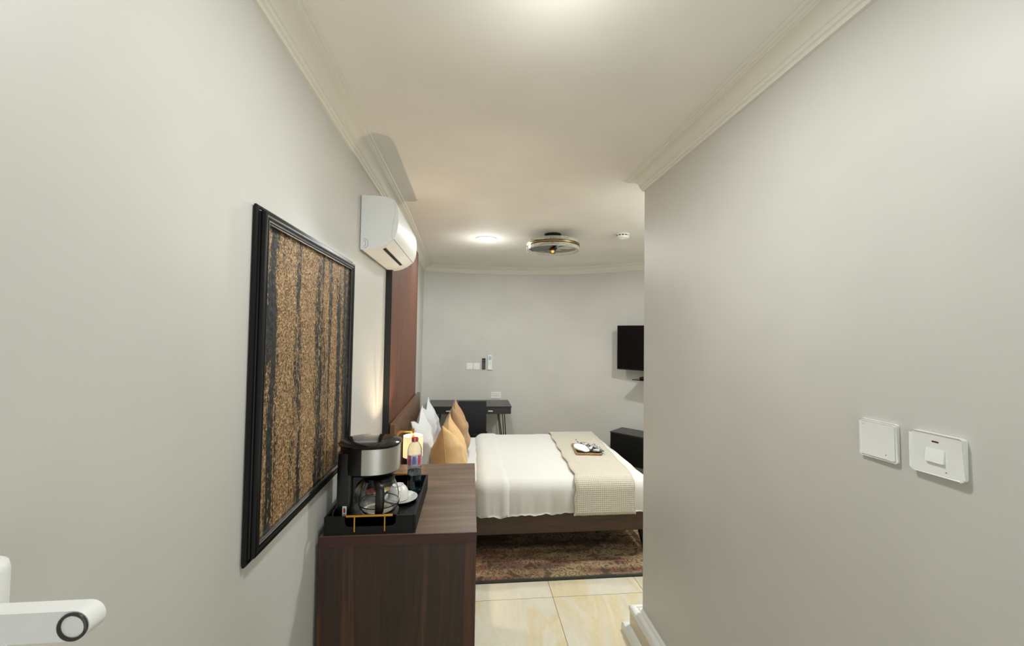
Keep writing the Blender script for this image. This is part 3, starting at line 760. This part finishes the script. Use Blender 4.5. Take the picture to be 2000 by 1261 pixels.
obj('base', loft([(0, 0.112, 0.083, tf), (0, 0.115, 0.086, tf + 0.006), (0, 0.115, 0.086, tf + 0.018), (0, 0.108, 0.080, tf + 0.024)], MX, MY), M_BLACK, cm, smooth=True)
obj('warming_plate', lathe([(0, tf + 0.0242), (0.062, tf + 0.0242), (0.060, tf + 0.027), (0, tf + 0.027)], (MX + 0.030, MY, 0), 36, cap=False), M_STEEL, cm, smooth=True)
obj('water_tank', loft([(0, 0.034, 0.078, tf + 0.0242), (0, 0.034, 0.076, 1.13), (0.004, 0.036, 0.080, 1.185)], MX - 0.078, MY, 5), M_BLACK, cm, smooth=True)
hd = obj('brew_head', loft([(0.006, 0.085, 0.066, 1.088), (0.004, 0.102, 0.080, 1.096), (0.0, 0.109, 0.088, 1.103), (0, 0.113, 0.0925, 1.204)], MX, MY, 2.4), M_BLACK, cm, smooth=True)
obj('arch', prism([(MX - 0.047, 1.092), (MX - 0.047, 1.0), (MX - 0.041, 1.045), (MX - 0.028, 1.072), (MX - 0.005, 1.092)], lambda p, y: (p[0], y, p[1]), MY - 0.07, MY + 0.07), M_BLACK, cm)
obj('lid', loft([(0, 0.116, 0.095, 1.2045), (0, 0.121, 0.103, 1.209), (0.0, 0.122, 0.104, 1.213), (-0.002, 0.114, 0.094, 1.219), (-0.003, 0.085, 0.066, 1.226), (-0.003, 0.02, 0.016, 1.228)], MX, MY, 2.3), M_GLOSSB, cm, smooth=True, angle=60)
# steel band around the front of the head
t = bmesh.new(); ring = stadium(MX, MY, 0.1125, 0.0910, 2.4, 96); rg2 = stadium(MX, MY, 0.1155, 0.0955, 2.4, 96)
idx = [i for i in range(-25, 26)]
A = [[t.verts.new((ring[i % 96][0], ring[i % 96][1], z)) for z in (1.106, 1.203)] + [t.verts.new((rg2[i % 96][0], rg2[i % 96][1], z)) for z in (1.203, 1.106)] for i in idx]
for p, q in zip(A[:-1], A[1:]):
    for k in range(4):
        j = (k + 1) % 4; t.faces.new((p[k], p[j], q[j], q[k]))
t.faces.new(A[0]); t.faces.new(A[-1])
obj('steel_band', t, M_STEEL, cm, smooth=True, angle=30)
st = obj('rating_sticker', box(-0.4755, -0.4600, 1.6005, 1.6018, 0.951, 0.987), M_WHITE, cm)
def teardrop(cx, cz, s): return [(cx + s * math.sin(a) * (0.5 if a < 9 else 1) * (1 + 0.0), cz + s * -math.cos(a) * (1 if math.cos(a) > 0 else 1.35)) for a in [2 * PI * k / 20 for k in range(20)]]
obj('red_drop', prism(teardrop(-0.4678, 0.970, 0.0080), lambda p, y: (p[0], y, p[1]), 1.5998, 1.6005), mat('sticker_red', (206, 40, 44), 0.4), st)
obj('green_leaf', prism([(-0.4725, 0.979), (-0.467, 0.984), (-0.468, 0.979), (-0.4715, 0.974)], lambda p, y: (p[0], y, p[1]), 1.5993, 1.5998), mat('sticker_green', (40, 130, 60), 0.4), st)
obj('print_line', box(-0.4730, -0.4625, 1.5998, 1.6005, 0.9545, 0.9575), M_GREY, st)
# jug
jx, jy, jz = MX + 0.040, MY - 0.008, tf + 0.0272
prof = [(0.0, 0), (0.054, 0), (0.064, 0.004), (0.0755, 0.022), (0.078, 0.036), (0.0755, 0.068), (0.067, 0.103), (0.056, 0.127), (0.054, 0.136)]
inner = [(max(0, r - 0.0022), z + (0.003 if i < 3 else 0)) for i, (r, z) in enumerate(prof)]
jg = obj('jug', lathe([(r, jz + z) for r, z in prof] + [(r, jz + z) for r, z in reversed(inner)], (jx, jy, 0), 56, cap=False), M_GLASS, cm, smooth=True, angle=60)
obj('jug_band', lathe([(0.0783, jz + 0.034), (0.0794, jz + 0.034), (0.0794, jz + 0.0375), (0.0783, jz + 0.0375), (0.0783, jz + 0.034)], (jx, jy, 0), 56, cap=False), mat('smoked_trim', (60, 58, 54), 0.2, 0.6), jg, smooth=True)
obj('jug_lid', lathe([(0.0, jz + 0.145), (0.049, jz + 0.144), (0.0585, jz + 0.137), (0.0585, jz + 0.124), (0.0575, jz + 0.124)], (jx, jy, 0), 40, cap=False), M_BLACK, jg, smooth=True)
hp = [(0.0, -0.055, 0.132), (0.004, -0.078, 0.136), (0.008, -0.090, 0.128), (0.010, -0.095, 0.105), (0.010, -0.095, 0.070), (0.009, -0.093, 0.035), (0.007, -0.089, 0.014), (0.004, -0.078, 0.024)]
hp = [(jx + a * 2.2, jy + b, jz + c) for a, b, c in hp]
t = bmesh.new(); hw = [0.012, 0.015, 0.017, 0.017, 0.017, 0.016, 0.014, 0.009]; rows = []
for q, p in enumerate(hp):
    d = (Vector(hp[min(q + 1, 7)]) - Vector(hp[max(q - 1, 0)])).normalized(); n_ = Vector((1, 0, 0)).cross(d).normalized()
    rows.append([t.verts.new(Vector(p) + Vector((1, 0, 0)) * hw[q] * math.cos(a) + n_ * 0.0065 * math.sin(a)) for a in [2 * PI * k / 16 for k in range(16)]])
for A, Bv in zip(rows[:-1], rows[1:]):
    for k in range(16):
        j = (k + 1) % 16; t.faces.new((A[k], A[j], Bv[j], Bv[k]))
t.faces.new(rows[0]); t.faces.new(rows[-1])
o_ = obj('jug_handle', t, M_BLACK, jg, smooth=True, angle=70)
obj('cable', tube([(-0.500, 1.60, tf + 0.012), (-0.508, 1.585, tf + 0.03), (-0.510, 1.60, tf + 0.052), (-0.511, 1.66, tf + 0.055), (-0.512, 1.72, tf + 0.03), (-0.508, 1.80, tf + 0.006), (-0.47, 1.90, tf + 0.005)], 0.0035, 8), M_BLACK, cm, smooth=True)

# cup, saucer, bottle, sachets
SXc, SYc = -0.294, 1.825
tag(obj('saucer', lathe([(0, tf + 0.002), (0.024, tf), (0.026, tf + 0.003), (0.045, tf + 0.006), (0.068, tf + 0.013), (0.072, tf + 0.0165), (0.0715, tf + 0.0178), (0.066, tf + 0.0158), (0.044, tf + 0.0088), (0.024, tf + 0.0065), (0, tf + 0.0062)], (SXc, SYc, 0), 56, cap=False), M_PORC, smooth=True, origin=(SXc, SYc, tf), angle=80), 'round white saucer on the black tray beside the glass jug', 'saucer')
cz = tf + 0.0105
cup = thing('coffee_cup', 'white coffee cup turned upside down on the white saucer', 'cup', (SXc - 0.012, SYc + 0.004, cz))
cp = [(0.0445, cz), (0.0455, cz + 0.001), (0.0445, cz + 0.018), (0.040, cz + 0.036), (0.031, cz + 0.050), (0.024, cz + 0.0545), (0.023, cz + 0.060), (0.0215, cz + 0.060), (0.020, cz + 0.0565), (0, cz + 0.0565)]
ci = [(0, cz + 0.052), (0.022, cz + 0.051), (0.029, cz + 0.047), (0.038, cz + 0.034), (0.0425, cz + 0.017), (0.0445, cz)]
obj('body', lathe(cp + ci, (SXc - 0.012, SYc + 0.004, 0), 48, cap=False), M_PORC, cup, smooth=True, angle=70)
hx, hy = SXc - 0.012, SYc + 0.004
obj('handle', tube([(hx + math.cos(2.2) * a, hy + math.sin(2.2) * a, cz + b) for a, b in ((0.043, 0.012), (0.055, 0.012), (0.063, 0.022), (0.060, 0.034), (0.048, 0.038), (0.038, 0.036))], 0.0035, 10), M_PORC, cup, smooth=True)
BX, BY = -0.252, 1.93
bt = thing('water_bottle', 'clear plastic water bottle with a red cap standing on the black tray', 'bottle', (BX, BY, tf))
bp = [(0.024, 0), (0.030, 0.003), (0.0325, 0.012), (0.0335, 0.03), (0.0318, 0.038), (0.0335, 0.046), (0.0335, 0.062), (0.0318, 0.068), (0.0325, 0.075), (0.0305, 0.082), (0.0322, 0.090), (0.0305, 0.098), (0.0322, 0.104), (0.0305, 0.110), (0.0322, 0.116), (0.0338, 0.122), (0.0338, 0.180), (0.0325, 0.183), (0.0335, 0.190), (0.0320, 0.200), (0.026, 0.216), (0.017, 0.227), (0.0125, 0.231), (0.0125, 0.238)]
obj('shell', lathe([(0, tf)] + [(r, tf + z) for r, z in bp] + [(r - 0.0006, tf + z) for r, z in reversed(bp[1:])] + [(0, tf + 0.002)], (BX, BY, 0), 40, cap=False), M_PET, bt, smooth=True, angle=50)
wp = [(r - 0.0012, tf + z) for r, z in bp[1:12]]
obj('water', lathe([(0, tf + 0.0035)] + [(wp[0][0], tf + 0.0035)] + wp[1:] + [(0, wp[-1][1])], (BX, BY, 0), 40, cap=False), M_WATER, bt, smooth=True, angle=50)
obj('cap', lathe([(0.0145, tf + 0.231), (0.0155, tf + 0.232), (0.0155, tf + 0.248), (0.0140, tf + 0.2505), (0, tf + 0.2505)], (BX, BY, 0), 30), M_RED, bt, smooth=True, angle=40)
obj('cap_seal', tube([(BX + 0.0005, BY - 0.0158, tf + 0.249), (BX + 0.0005, BY - 0.0160, tf + 0.230)], 0.0032, 8), mat('pale_blue_seal', (150, 190, 208), 0.4), bt)
def arcpatch(r, z0, z1, a0, a1, n=16):
    t = bmesh.new(); V_ = []
    for i in range(n + 1):
        a = a0 + (a1 - a0) * i / n
        V_.append([t.verts.new((BX + rr * math.cos(a), BY + rr * math.sin(a), z)) for rr, z in ((r, z0), (r, z1), (r + 0.0003, z1), (r + 0.0003, z0))])
    for p, q in zip(V_[:-1], V_[1:]):
        for k in range(4):
            j = (k + 1) % 4; t.faces.new((p[k], p[j], q[j], q[k]))
    t.faces.new(V_[0]); t.faces.new(V_[-1]); return t
M_LBL = mat('label_film', (196, 196, 226), 0.3, 0.0, Alpha=0.45)
lb = obj('paper_label', arcpatch(0.0341, tf + 0.125, tf + 0.178, -PI * 0.98, -PI * 0.02, 40), M_LBL, bt, smooth=True)
for a in (-PI * 0.70, -PI * 0.235):
    t = arcpatch(0.0345, tf + 0.129, tf + 0.174, a - 0.24, a + 0.24)
    obj('red_panel', t, mat('label_red', (196, 34, 52), 0.4), lb, smooth=True)
    tx = text_bm('VOLTIC', 0.0125)
    xf(tx, Matrix.Translation((0, 0, tf + 0.1515)) @ Matrix.Rotation(PI / 2, 4, 'X') @ Matrix.Rotation(-PI / 2, 4, 'Z'))
    for v in tx.verts:
        aa = a + v.co.x / 0.0345; rr = 0.0350; v.co = Vector((BX + rr * math.cos(aa), BY + rr * math.sin(aa), v.co.z))
    obj('lettering', tx, M_WHITE, lb)
obj('mountain_print', arcpatch(0.0345, tf + 0.134, tf + 0.170, -PI * 0.55, -PI * 0.40), mat('label_blue', (110, 110, 190), 0.4), lb, smooth=True)
for (x, y, a, c, lab, tw) in ((-0.455, 1.93, 0.5, (120, 50, 50), 'maroon drink sachet lying on the black tray behind the coffee maker', 0.0), (-0.405, 1.915, -0.3, (236, 232, 220), 'white drink sachet lying on the black tray behind the glass jug', 0.004), (-0.365, 1.955, 0.9, (206, 164, 84), 'gold drink sachet lying on the black tray near the saucer', 0.0)):
    t = rounded = box(-0.022, 0.022, -0.035, 0.035, 0, 0.004, 0.0015, 2)
    for v in t.verts:
        v.co.z += tw * 0
    s_ = obj('drink_sachet', t, mat('sachet_' + lab.split()[0], c, 0.35), local=True)
    s_.location = (x, y, tf + 0.0003); s_.rotation_euler = (0, 0, a); tag(s_, lab, 'sachet')

# ------------------------------------------------------------------ desk, chair
dk = thing('writing_desk', 'dark wood writing desk with thin black hairpin legs by the far wall', 'desk', (0, 5.05, 0))
obj('top', box(-0.505, 0.505, 4.825, 5.30, 0.775, 0.79, 0.001, 1), M_DESKW, dk)
obj('apron', box(-0.500, 0.500, 4.835, 5.295, 0.697, 0.7745, 0.001, 1), M_DESKW, dk)
for x0, x1 in ((-0.498, -0.002), (0.002, 0.498)):
    d_ = obj('drawer_front', box(x0, x1, 4.826, 4.8345, 0.700, 0.7735, 0.001, 1), M_DESKW, dk)
    obj('handle', box((x0 + x1) / 2 - 0.028, (x0 + x1) / 2 + 0.028, 4.810, 4.8255, 0.728, 0.741, 0.002, 1), mat('polished_handle', (226, 226, 220), 0.25, 0.6), d_)
for sx in (-1, 1):
    for y, yb in ((4.88, 4.86), (5.22, 5.24)):
        l_ = obj('hairpin_leg', tube([(sx * 0.355, y, 0.697), (sx * 0.452, yb, 0.02), (sx * 0.460, yb, 0.005), (sx * 0.470, yb, 0.02), (sx * (0.425), y + 0.02, 0.697)], 0.0055, 8), M_MATB, dk, smooth=True)
chr_ = thing('desk_chair', 'black upholstered chair pushed in at the dark writing desk', 'chair', (0.03, 4.75, 0))
bk = box(-0.128, 0.186, 4.50, 4.53, 0.545, 0.905, 0.010, 3)
for v in bk.verts: v.co.y += 0.10 * (0.905 - v.co.z) * 0.35; v.co.x = 0.029 + (v.co.x - 0.029) * (1 + 0.10 * (0.905 - v.co.z))
obj('backrest', bk, M_CHAIR, chr_, smooth=True)
obj('seat', box(-0.16, 0.22, 4.55, 4.94, 0.42, 0.475, 0.015, 3), M_CHAIR, chr_, smooth=True)
for x in (-0.12, 0.18): obj('back_post', tube([(x, 4.55, 0.43), (x, 4.535, 0.60)], 0.009, 8), M_MATB, chr_)
for x in (-0.13, 0.19):
    for y in (4.60, 4.90): obj('leg', tube([(x, y, 0.42), (x * 1.05, y + (0.02 if y > 4.7 else -0.02), 0.0)], 0.010, 8), M_MATB, chr_)

# ------------------------------------------------------------------ far wall fittings
def plate(name, label, cat, x, z, w_, h_, d, m, group=None, r=0.006):
    y = wall_y(x) - 0.0005
    sl_ = (wall_y(x + 0.02) - wall_y(x - 0.02)) / 0.04; a = math.atan(sl_)
    root = thing(name, label, cat, (x, y, z), group); root.rotation_euler = (0, 0, a)
    t = prism(rrect(w_, h_, r), lambda p, dd: (p[0], -dd, p[1]), 0.0, d)
    return root, t
for x, lab in ((-0.010, 'square white switch plate on the far wall, left one of the pair'), (0.085, 'square white switch plate on the far wall, right one of the pair')):
    root, t = plate('switch_plate', lab, 'switch', x, 1.2235, 0.086, 0.088, 0.008, M_WHITE)
    obj('plate', t, M_WHITE, root, local=True)
    obj('rocker', box(-0.03, 0.03, -0.0105, -0.0082, -0.032, 0.032, 0.001, 1), M_WHITE, root, local=True)
root, t = plate('remote_control', 'slim black remote control held on the far wall', 'remote', 0.180, 1.259, 0.044, 0.146, 0.018, M_BLACK)
obj('body', t, M_BLACK, root, local=True)
for j in range(7):
    for i in range(3):
        if j == 5: continue
        obj('button', box(-0.015 + i * 0.011, -0.008 + i * 0.011, -0.0195, -0.0182, -0.058 + j * 0.016, -0.050 + j * 0.016), M_GREY, root, local=True)
root, t = plate('remote_control', 'taller white air conditioner remote in a holder on the far wall', 'remote', 0.263, 1.283, 0.054, 0.19, 0.018, M_WHITE)
obj('body', t, M_WHITE, root, local=True)
obj('screen', box(-0.018, 0.018, -0.0195, -0.0182, 0.025, 0.078, 0.0005, 1), mat('lcd', (170, 188, 200), 0.2), root, local=True)
for j in range(3):
    for i in range(2): obj('button', box(-0.016 + i * 0.019, -0.003 + i * 0.019, -0.0195, -0.0182, -0.035 + j * 0.016, -0.026 + j * 0.016), mat('pale_button', (206, 214, 222), 0.4), root, local=True)
obj('holder', box(-0.031, 0.031, -0.022, 0.0, -0.104, -0.085, 0.002, 1), M_WHITE, root, local=True)
root, t = plate('socket_outlet', 'white socket plate with rows of red and grey marks just above the desk', 'socket', 0.352, 0.8375, 0.132, 0.088, 0.008, M_WHITE)
obj('plate', t, M_WHITE, root, local=True)
for i in range(7):
    x = -0.042 + i * 0.014
    obj('mark', box(x - 0.0035, x + 0.0035, -0.0092, -0.0082, 0.016 + 0.006 * math.cos(x * 30), 0.020 + 0.006 * math.cos(x * 30)), M_GREY, root, local=True)
for i in range(4):
    x = -0.036 + i * 0.024
    obj('mark', box(x - 0.005, x + 0.005, -0.0092, -0.0082, -0.006, 0.003), M_RED if 0 < i else mat('faded_red', (190, 120, 110), 0.5), root, local=True)
for i in range(3):
    x = -0.026 + i * 0.026
    obj('mark', box(x - 0.003, x + 0.003, -0.0092, -0.0082, -0.026, -0.020), M_GREY, root, local=True)

# ------------------------------------------------------------------ television, shelf, low cabinet at the curved wall
D = Vector((0.67, -0.742, 0)).normalized(); NRM = Vector((-D.y, D.x, 0)) * 1.0   # D runs right along the wall, NRM points out through it
if NRM.y < 0: NRM = -NRM
def fr(o): return lambda s, n_, z: tuple(Vector(o) + D * s + NRM * n_ + Vector((0, 0, z)))
def fbox(o, s0, s1, n0, n1, z0, z1, b=0.0):
    t = box(s0, s1, n0, n1, z0, z1, b, 1)
    return xf(t, Matrix.Translation(o) @ Matrix((D, NRM, Vector((0, 0, 1)))).transposed().to_4x4())
TVo = Vector((1.775, 4.715, 0))
tv = thing('television', 'black flat television on the far curved wall, half hidden by the corner', 'television', (TVo.x, TVo.y, 1.25))
obj('casing', fbox(TVo, 0, 0.90, 0, 0.03, 1.255, 1.785, 0.002), M_BLACK, tv)
obj('screen', fbox(TVo, 0.008, 0.892, -0.001, -0.0002, 1.270, 1.777), mat('tv_screen', (14, 15, 18), 0.06), tv)
obj('wall_bracket', fbox(TVo, 0.3, 0.6, 0.031, 0.165, 1.42, 1.62), M_MATB, tv)
SHo = Vector((1.845, 4.45, 0))
shf = thing('glass_shelf', 'thin black glass shelf on the wall below the television', 'shelf', (SHo.x, SHo.y, 1.15))
obj('plate', fbox(SHo, 0.0, 0.42, 0.02, 0.29, 1.150, 1.158, 0.001), M_GLOSSB, shf)
obj('bracket', fbox(SHo, 0.17, 0.20, 0.10, 0.29, 1.10, 1.149), M_MATB, shf)
bx_ = fbox(SHo, 0.06, 0.30, 0.08, 0.24, 1.1585, 1.188, 0.006)
dcd = obj('decoder_box', bx_, M_BLACK, smooth=False, origin=tuple(SHo + D * 0.18 + NRM * 0.16 + Vector((0, 0, 1.1585))))
tag(dcd, 'small black decoder box resting on the black glass shelf', 'decoder')
CBo = Vector((1.645, 4.575, 0))
cb = thing('low_cabinet', 'long low black wood cabinet below the television', 'cabinet', tuple(CBo))
obj('body', fbox(CBo, 0.0, 1.30, 0.012, 0.30, 0.19, 0.525, 0.001), M_DARKCAB, cb)
obj('top', fbox(CBo, -0.002, 1.302, 0.0, 0.302, 0.5255, 0.54, 0.001), mat('cabinet_top', (46, 45, 42), 0.35), cb)
for k in range(3): obj('door', fbox(CBo, 0.003 + k * 0.433, 0.430 + k * 0.433, 0.0, 0.0115, 0.195, 0.522, 0.001), M_DARKCAB, cb)
for s in (0.05, 1.25):
    for n_ in (0.05, 0.26): obj('leg', fbox(CBo, s - 0.015, s + 0.015, n_ - 0.015, n_ + 0.015, 0, 0.1895), M_MATB, cb)
cbz = [fr(SHo)(0.22, 0.282, 1.11), fr(SHo)(0.215, 0.284, 0.9), fr(SHo)(0.20, 0.282, 0.7), fr(SHo)(0.18, 0.27, 0.56)]
tag(obj('power_cable', tube(cbz, 0.003, 6), M_GREY, origin=cbz[-1]), 'thin cable hanging from the glass shelf to the low cabinet', 'cable')

# ------------------------------------------------------------------ ceiling fittings
def downlight(x, y, label):
    o = thing('ceiling_downlight', label, 'ceiling light', (x, y, CZ))
    obj('trim_ring', lathe([(0.082, CZ - 0.0005), (0.098, CZ - 0.0005), (0.098, CZ - 0.006), (0.084, CZ - 0.009), (0.082, CZ - 0.006), (0.082, CZ - 0.0005)], (x, y, 0), 48, cap=False), M_WHITE, o, smooth=True)
    obj('diffuser', lathe([(0, CZ - 0.001), (0.0818, CZ - 0.001), (0.0818, CZ - 0.006), (0, CZ - 0.007)], (x, y, 0), 48, cap=False), M_LED, o, smooth=True)
downlight(0.13, 3.755, 'round lit white downlight in the ceiling left of the fan light')
downlight(CORRIDOR[0], CORRIDOR[1], 'round downlight in the corridor ceiling above the frame of the photo')
FX, FY = 0.715, 3.50
fn = thing('ceiling_fan_light', 'round caged ceiling fan light with clear ribbed ring and brass stripes', 'fan', (FX, FY, CZ))
obj('canopy', lathe([(0, CZ - 0.0005), (0.075, CZ - 0.0005), (0.075, CZ - 0.036), (0.068, CZ - 0.042), (0, CZ - 0.042)], (FX, FY, 0), 40, cap=False), M_MATB, fn, smooth=True, angle=40)
obj('motor', lathe([(0, CZ - 0.0425), (0.055, CZ - 0.0425), (0.058, CZ - 0.06), (0.058, CZ - 0.09), (0.05, CZ - 0.098), (0, CZ - 0.098)], (FX, FY, 0), 32, cap=False), M_MATB, fn, smooth=True, angle=40)
RZ0, RZ1 = 2.424, 2.496
def ribbed(z0, z1, R0, R1, nr=110):
    t = bmesh.new(); k = nr * 4; rows = []
    for r_in, z in ((R1, z0), (R1, z1), (R0, z1), (R0, z0)):
        rows.append([t.verts.new((FX + (r_in + (0.0022 if (i % 4) < 2 and r_in == R1 else 0)) * math.cos(2 * PI * i / k), FY + (r_in + (0.0022 if (i % 4) < 2 and r_in == R1 else 0)) * math.sin(2 * PI * i / k), z)) for i in range(k)])
    for q in range(4):
        A, Bv = rows[q], rows[(q + 1) % 4]
        for i in range(k):
            j = (i + 1) % k; t.faces.new((A[i], A[j], Bv[j], Bv[i]))
    return t
obj('ribbed_ring', ribbed(RZ0, RZ1, 0.225, 0.233), M_ACRYL, fn)
for z0, z1, m_ in ((2.449, 2.456, M_DARKBR), (2.4562, 2.4648, mat('pale_brass', (196, 170, 124), 0.3, 1.0)), (2.465, 2.472, M_DARKBR)):
    obj('stripe', lathe([(0.2355, z0), (0.2385, z0 + 0.001), (0.2385, z1 - 0.001), (0.2355, z1), (0.2355, z0)], (FX, FY, 0), 72, cap=False), m_, fn, smooth=True, angle=40)
for z in (RZ0 - 0.003, RZ1 + 0.003):
    obj('rim', tube([(FX + 0.230 * math.cos(a), FY + 0.230 * math.sin(a), z) for a in [k / 64 * 2 * PI for k in range(64)]], 0.0035, 8, closed=True), M_ACRYL, fn, smooth=True)
for k in range(4):
    a = k * PI / 2 + 0.4; c_, s_ = math.cos(a), math.sin(a)
    obj('arm', tube([(FX + 0.055 * c_, FY + 0.055 * s_, 2.50), (FX + 0.15 * c_, FY + 0.15 * s_, 2.502), (FX + 0.226 * c_, FY + 0.226 * s_, 2.490)], 0.004, 8), M_MATB, fn)
for k in range(5):
    a = k * 2 * PI / 5 + 0.2; t = bmesh.new(); pl = []
    for q in range(11):
        f = q / 10; r_ = 0.03 + 0.175 * f; wd = 0.020 + 0.042 * math.sin(f * PI * 0.85) ** 0.8
        pl.append(((r_, wd * 0.9 + 0.01 * f), (r_, -wd * 0.7)))
    V1 = []
    for (p1, p2) in pl:
        V1.append([t.verts.new((p1[0], p1[1], 0.010)), t.verts.new((p2[0], p2[1], -0.008)), t.verts.new((p2[0], p2[1], -0.0105)), t.verts.new((p1[0], p1[1], 0.0075))])
    for A, Bv in zip(V1[:-1], V1[1:]):
        for q in range(4):
            j = (q + 1) % 4; t.faces.new((A[q], A[j], Bv[j], Bv[q]))
    t.faces.new(V1[0]); t.faces.new(V1[-1])
    xf(t, Matrix.Translation((FX, FY, 2.443)) @ Matrix.Rotation(a, 4, 'Z'))
    obj('blade', t, M_BLADE, fn)
obj('hub', lathe([(0, 2.457), (0.034, 2.457), (0.036, 2.436), (0.03, 2.428), (0, 2.428)], (FX, FY, 0), 28, cap=False), M_MATB, fn, smooth=True, angle=40)
obj('lamp_socket', lathe([(0, 2.4275), (0.016, 2.4275), (0.016, 2.421), (0, 2.421)], (FX, FY, 0), 20, cap=False), M_BRASS, fn, smooth=True, angle=40)
obj('bulb', sphere((FX, FY, 2.414), 0.012), M_AMBER, fn, smooth=True)
for o in fn.children:
    if o.name.split('.')[0] not in ('canopy', 'motor'): o.location.z -= 0.012
DX, DY = 1.315, 3.39
sd_ = thing('smoke_detector', 'small round white smoke detector on the ceiling near the corner', 'smoke detector', (DX, DY, CZ))
obj('base', lathe([(0, CZ - 0.0005), (0.062, CZ - 0.0005), (0.064, CZ - 0.008), (0.060, CZ - 0.012), (0, CZ - 0.012)], (DX, DY, 0), 40, cap=False), M_WHITE, sd_, smooth=True, angle=40)
obj('sensing_chamber', lathe([(0, CZ - 0.0122), (0.052, CZ - 0.0122), (0.052, CZ - 0.022), (0, CZ - 0.022)], (DX, DY, 0), 40, cap=False), M_DARKSLOT, sd_, smooth=True, angle=40)
for k in range(12):
    a = 2 * PI * k / 12; obj('rib', box(DX + 0.055 * math.cos(a) - 0.004, DX + 0.055 * math.cos(a) + 0.004, DY + 0.055 * math.sin(a) - 0.004, DY + 0.055 * math.sin(a) + 0.004, CZ - 0.022, CZ - 0.0122), M_WHITE, sd_)
obj('cover', lathe([(0, CZ - 0.0222), (0.060, CZ - 0.0222), (0.058, CZ - 0.034), (0.05, CZ - 0.040), (0.02, CZ - 0.042), (0.018, CZ - 0.047), (0, CZ - 0.047)], (DX, DY, 0), 40, cap=False), M_WHITE, sd_, smooth=True, angle=40)

# ------------------------------------------------------------------ right wall switches
RW = 0.96
def rplate(y0, y1, z0, z1, label, nm='wall_switch'):
    root = thing(nm, label, 'switch', (RW, (y0 + y1) / 2, (z0 + z1) / 2))
    return root
s1 = rplate(0.808, 0.893, 1.375, 1.461, 'blank square white plate on the right wall, farther from the viewer')
def rp(w_, h_, r, x0, x1, cy, cz_, b=0.0):
    t = prism(rrect(w_, h_, r), lambda p, x: (x, cy + p[0], cz_ + p[1]), x0, x1)
    if b:
        es = [e for e in t.edges if all(abs(v.co.x - x0) < 1e-6 for v in e.verts) and len(e.link_faces) == 2 and abs(e.calc_face_angle(0)) > 0.5]
        bmesh.ops.bevel(t, geom=es, offset=b, segments=3, profile=0.5, affect='EDGES')
    return t
obj('back_plate', rp(0.086, 0.087, 0.005, RW - 0.0075, RW - 0.0005, 0.8505, 1.418, 0.002), M_WHITE, s1, smooth=True)
obj('face', rp(0.078, 0.079, 0.003, RW - 0.0098, RW - 0.0077, 0.8505, 1.418, 0.0009), M_WHITE, s1, smooth=True)
obj('mark', box(RW - 0.0101, RW - 0.0099, 0.881, 0.886, 1.448, 1.4492), mat('pale_mark', (180, 182, 180), 0.4), s1)
obj('mark', lathe([(0, 0), (0.0014, 0), (0.0014, 0.0002), (0, 0.0002)], (0, 0, 0), 12, mtx=Matrix.Translation((RW - 0.0101, 0.830, 1.388)) @ Matrix.Rotation(PI / 2, 4, 'Y')), M_GREY, s1)
s2 = rplate(0.684, 0.777, 1.378, 1.461, 'white switch plate with small rocker and dark indicator, nearer on the right wall')
obj('plate', rp(0.094, 0.083, 0.006, RW - 0.0115, RW - 0.0005, 0.7305, 1.4195, 0.0025), M_WHITE, s2, smooth=True)
t = rp(0.033, 0.0265, 0.0012, RW - 0.0165, RW - 0.0117, 0.7305, 1.4165)
for v in t.verts:
    if v.co.x < RW - 0.015 and v.co.z > 1.4165: v.co.x += 0.0035
obj('rocker', t, M_WHITE, s2)
obj('indicator', rp(0.0125, 0.0030, 0.0014, RW - 0.0119, RW - 0.0117, 0.7305, 1.4445), mat('indicator_brown', (80, 24, 20), 0.3), s2)
obj('mark', lathe([(0, 0), (0.0013, 0), (0.0013, 0.0002), (0, 0.0002)], (0, 0, 0), 12, mtx=Matrix.Translation((RW - 0.0119, 0.712, 1.388)) @ Matrix.Rotation(PI / 2, 4, 'Y')), M_GREY, s2)

# ------------------------------------------------------------------ white fitting low at the left edge
hk = thing('wall_bracket', 'white cylinder with a flat rounded arm at the lower left edge', 'fixture', (-0.53, 0.45, 1.33))
obj('post', lathe([(0, 1.31), (0.030, 1.31), (0.030, 1.410), (0.0285, 1.4165), (0.024, 1.4200), (0, 1.4205)], (-0.502, 0.462, -0.012), 40, cap=False), M_WHITE, hk, smooth=True, angle=50)
def armpoly():
    P_ = [(-0.470, 1.345), (-0.470, 1.374)]
    c = (-0.381, 1.3595); P_ += [(c[0] + 0.0145 * math.cos(a), c[1] + 0.0145 * math.sin(a)) for a in [PI / 2 - k / 12 * PI for k in range(13)]]
    return P_
obj('arm', prism(armpoly(), lambda p, y: (p[0], y, p[1]), 0.440, 0.458), M_WHITE, hk, smooth=True, angle=40)
obj('eyelet', tube([(-0.381 + 0.0122 * math.cos(a), 0.4390, 1.3595 + 0.0122 * math.sin(a)) for a in [k / 24 * 2 * PI for k in range(24)]], 0.0016, 8, closed=True), mat('dark_ring', (70, 72, 66), 0.3, 0.6), hk, smooth=True)
obj('mount', box(-0.5545, -0.505, 0.437, 0.487, 1.32, 1.40, 0.003, 1), M_WHITE, hk)
for o in bpy.data.objects:
    if '_w' in o: del o['_w']
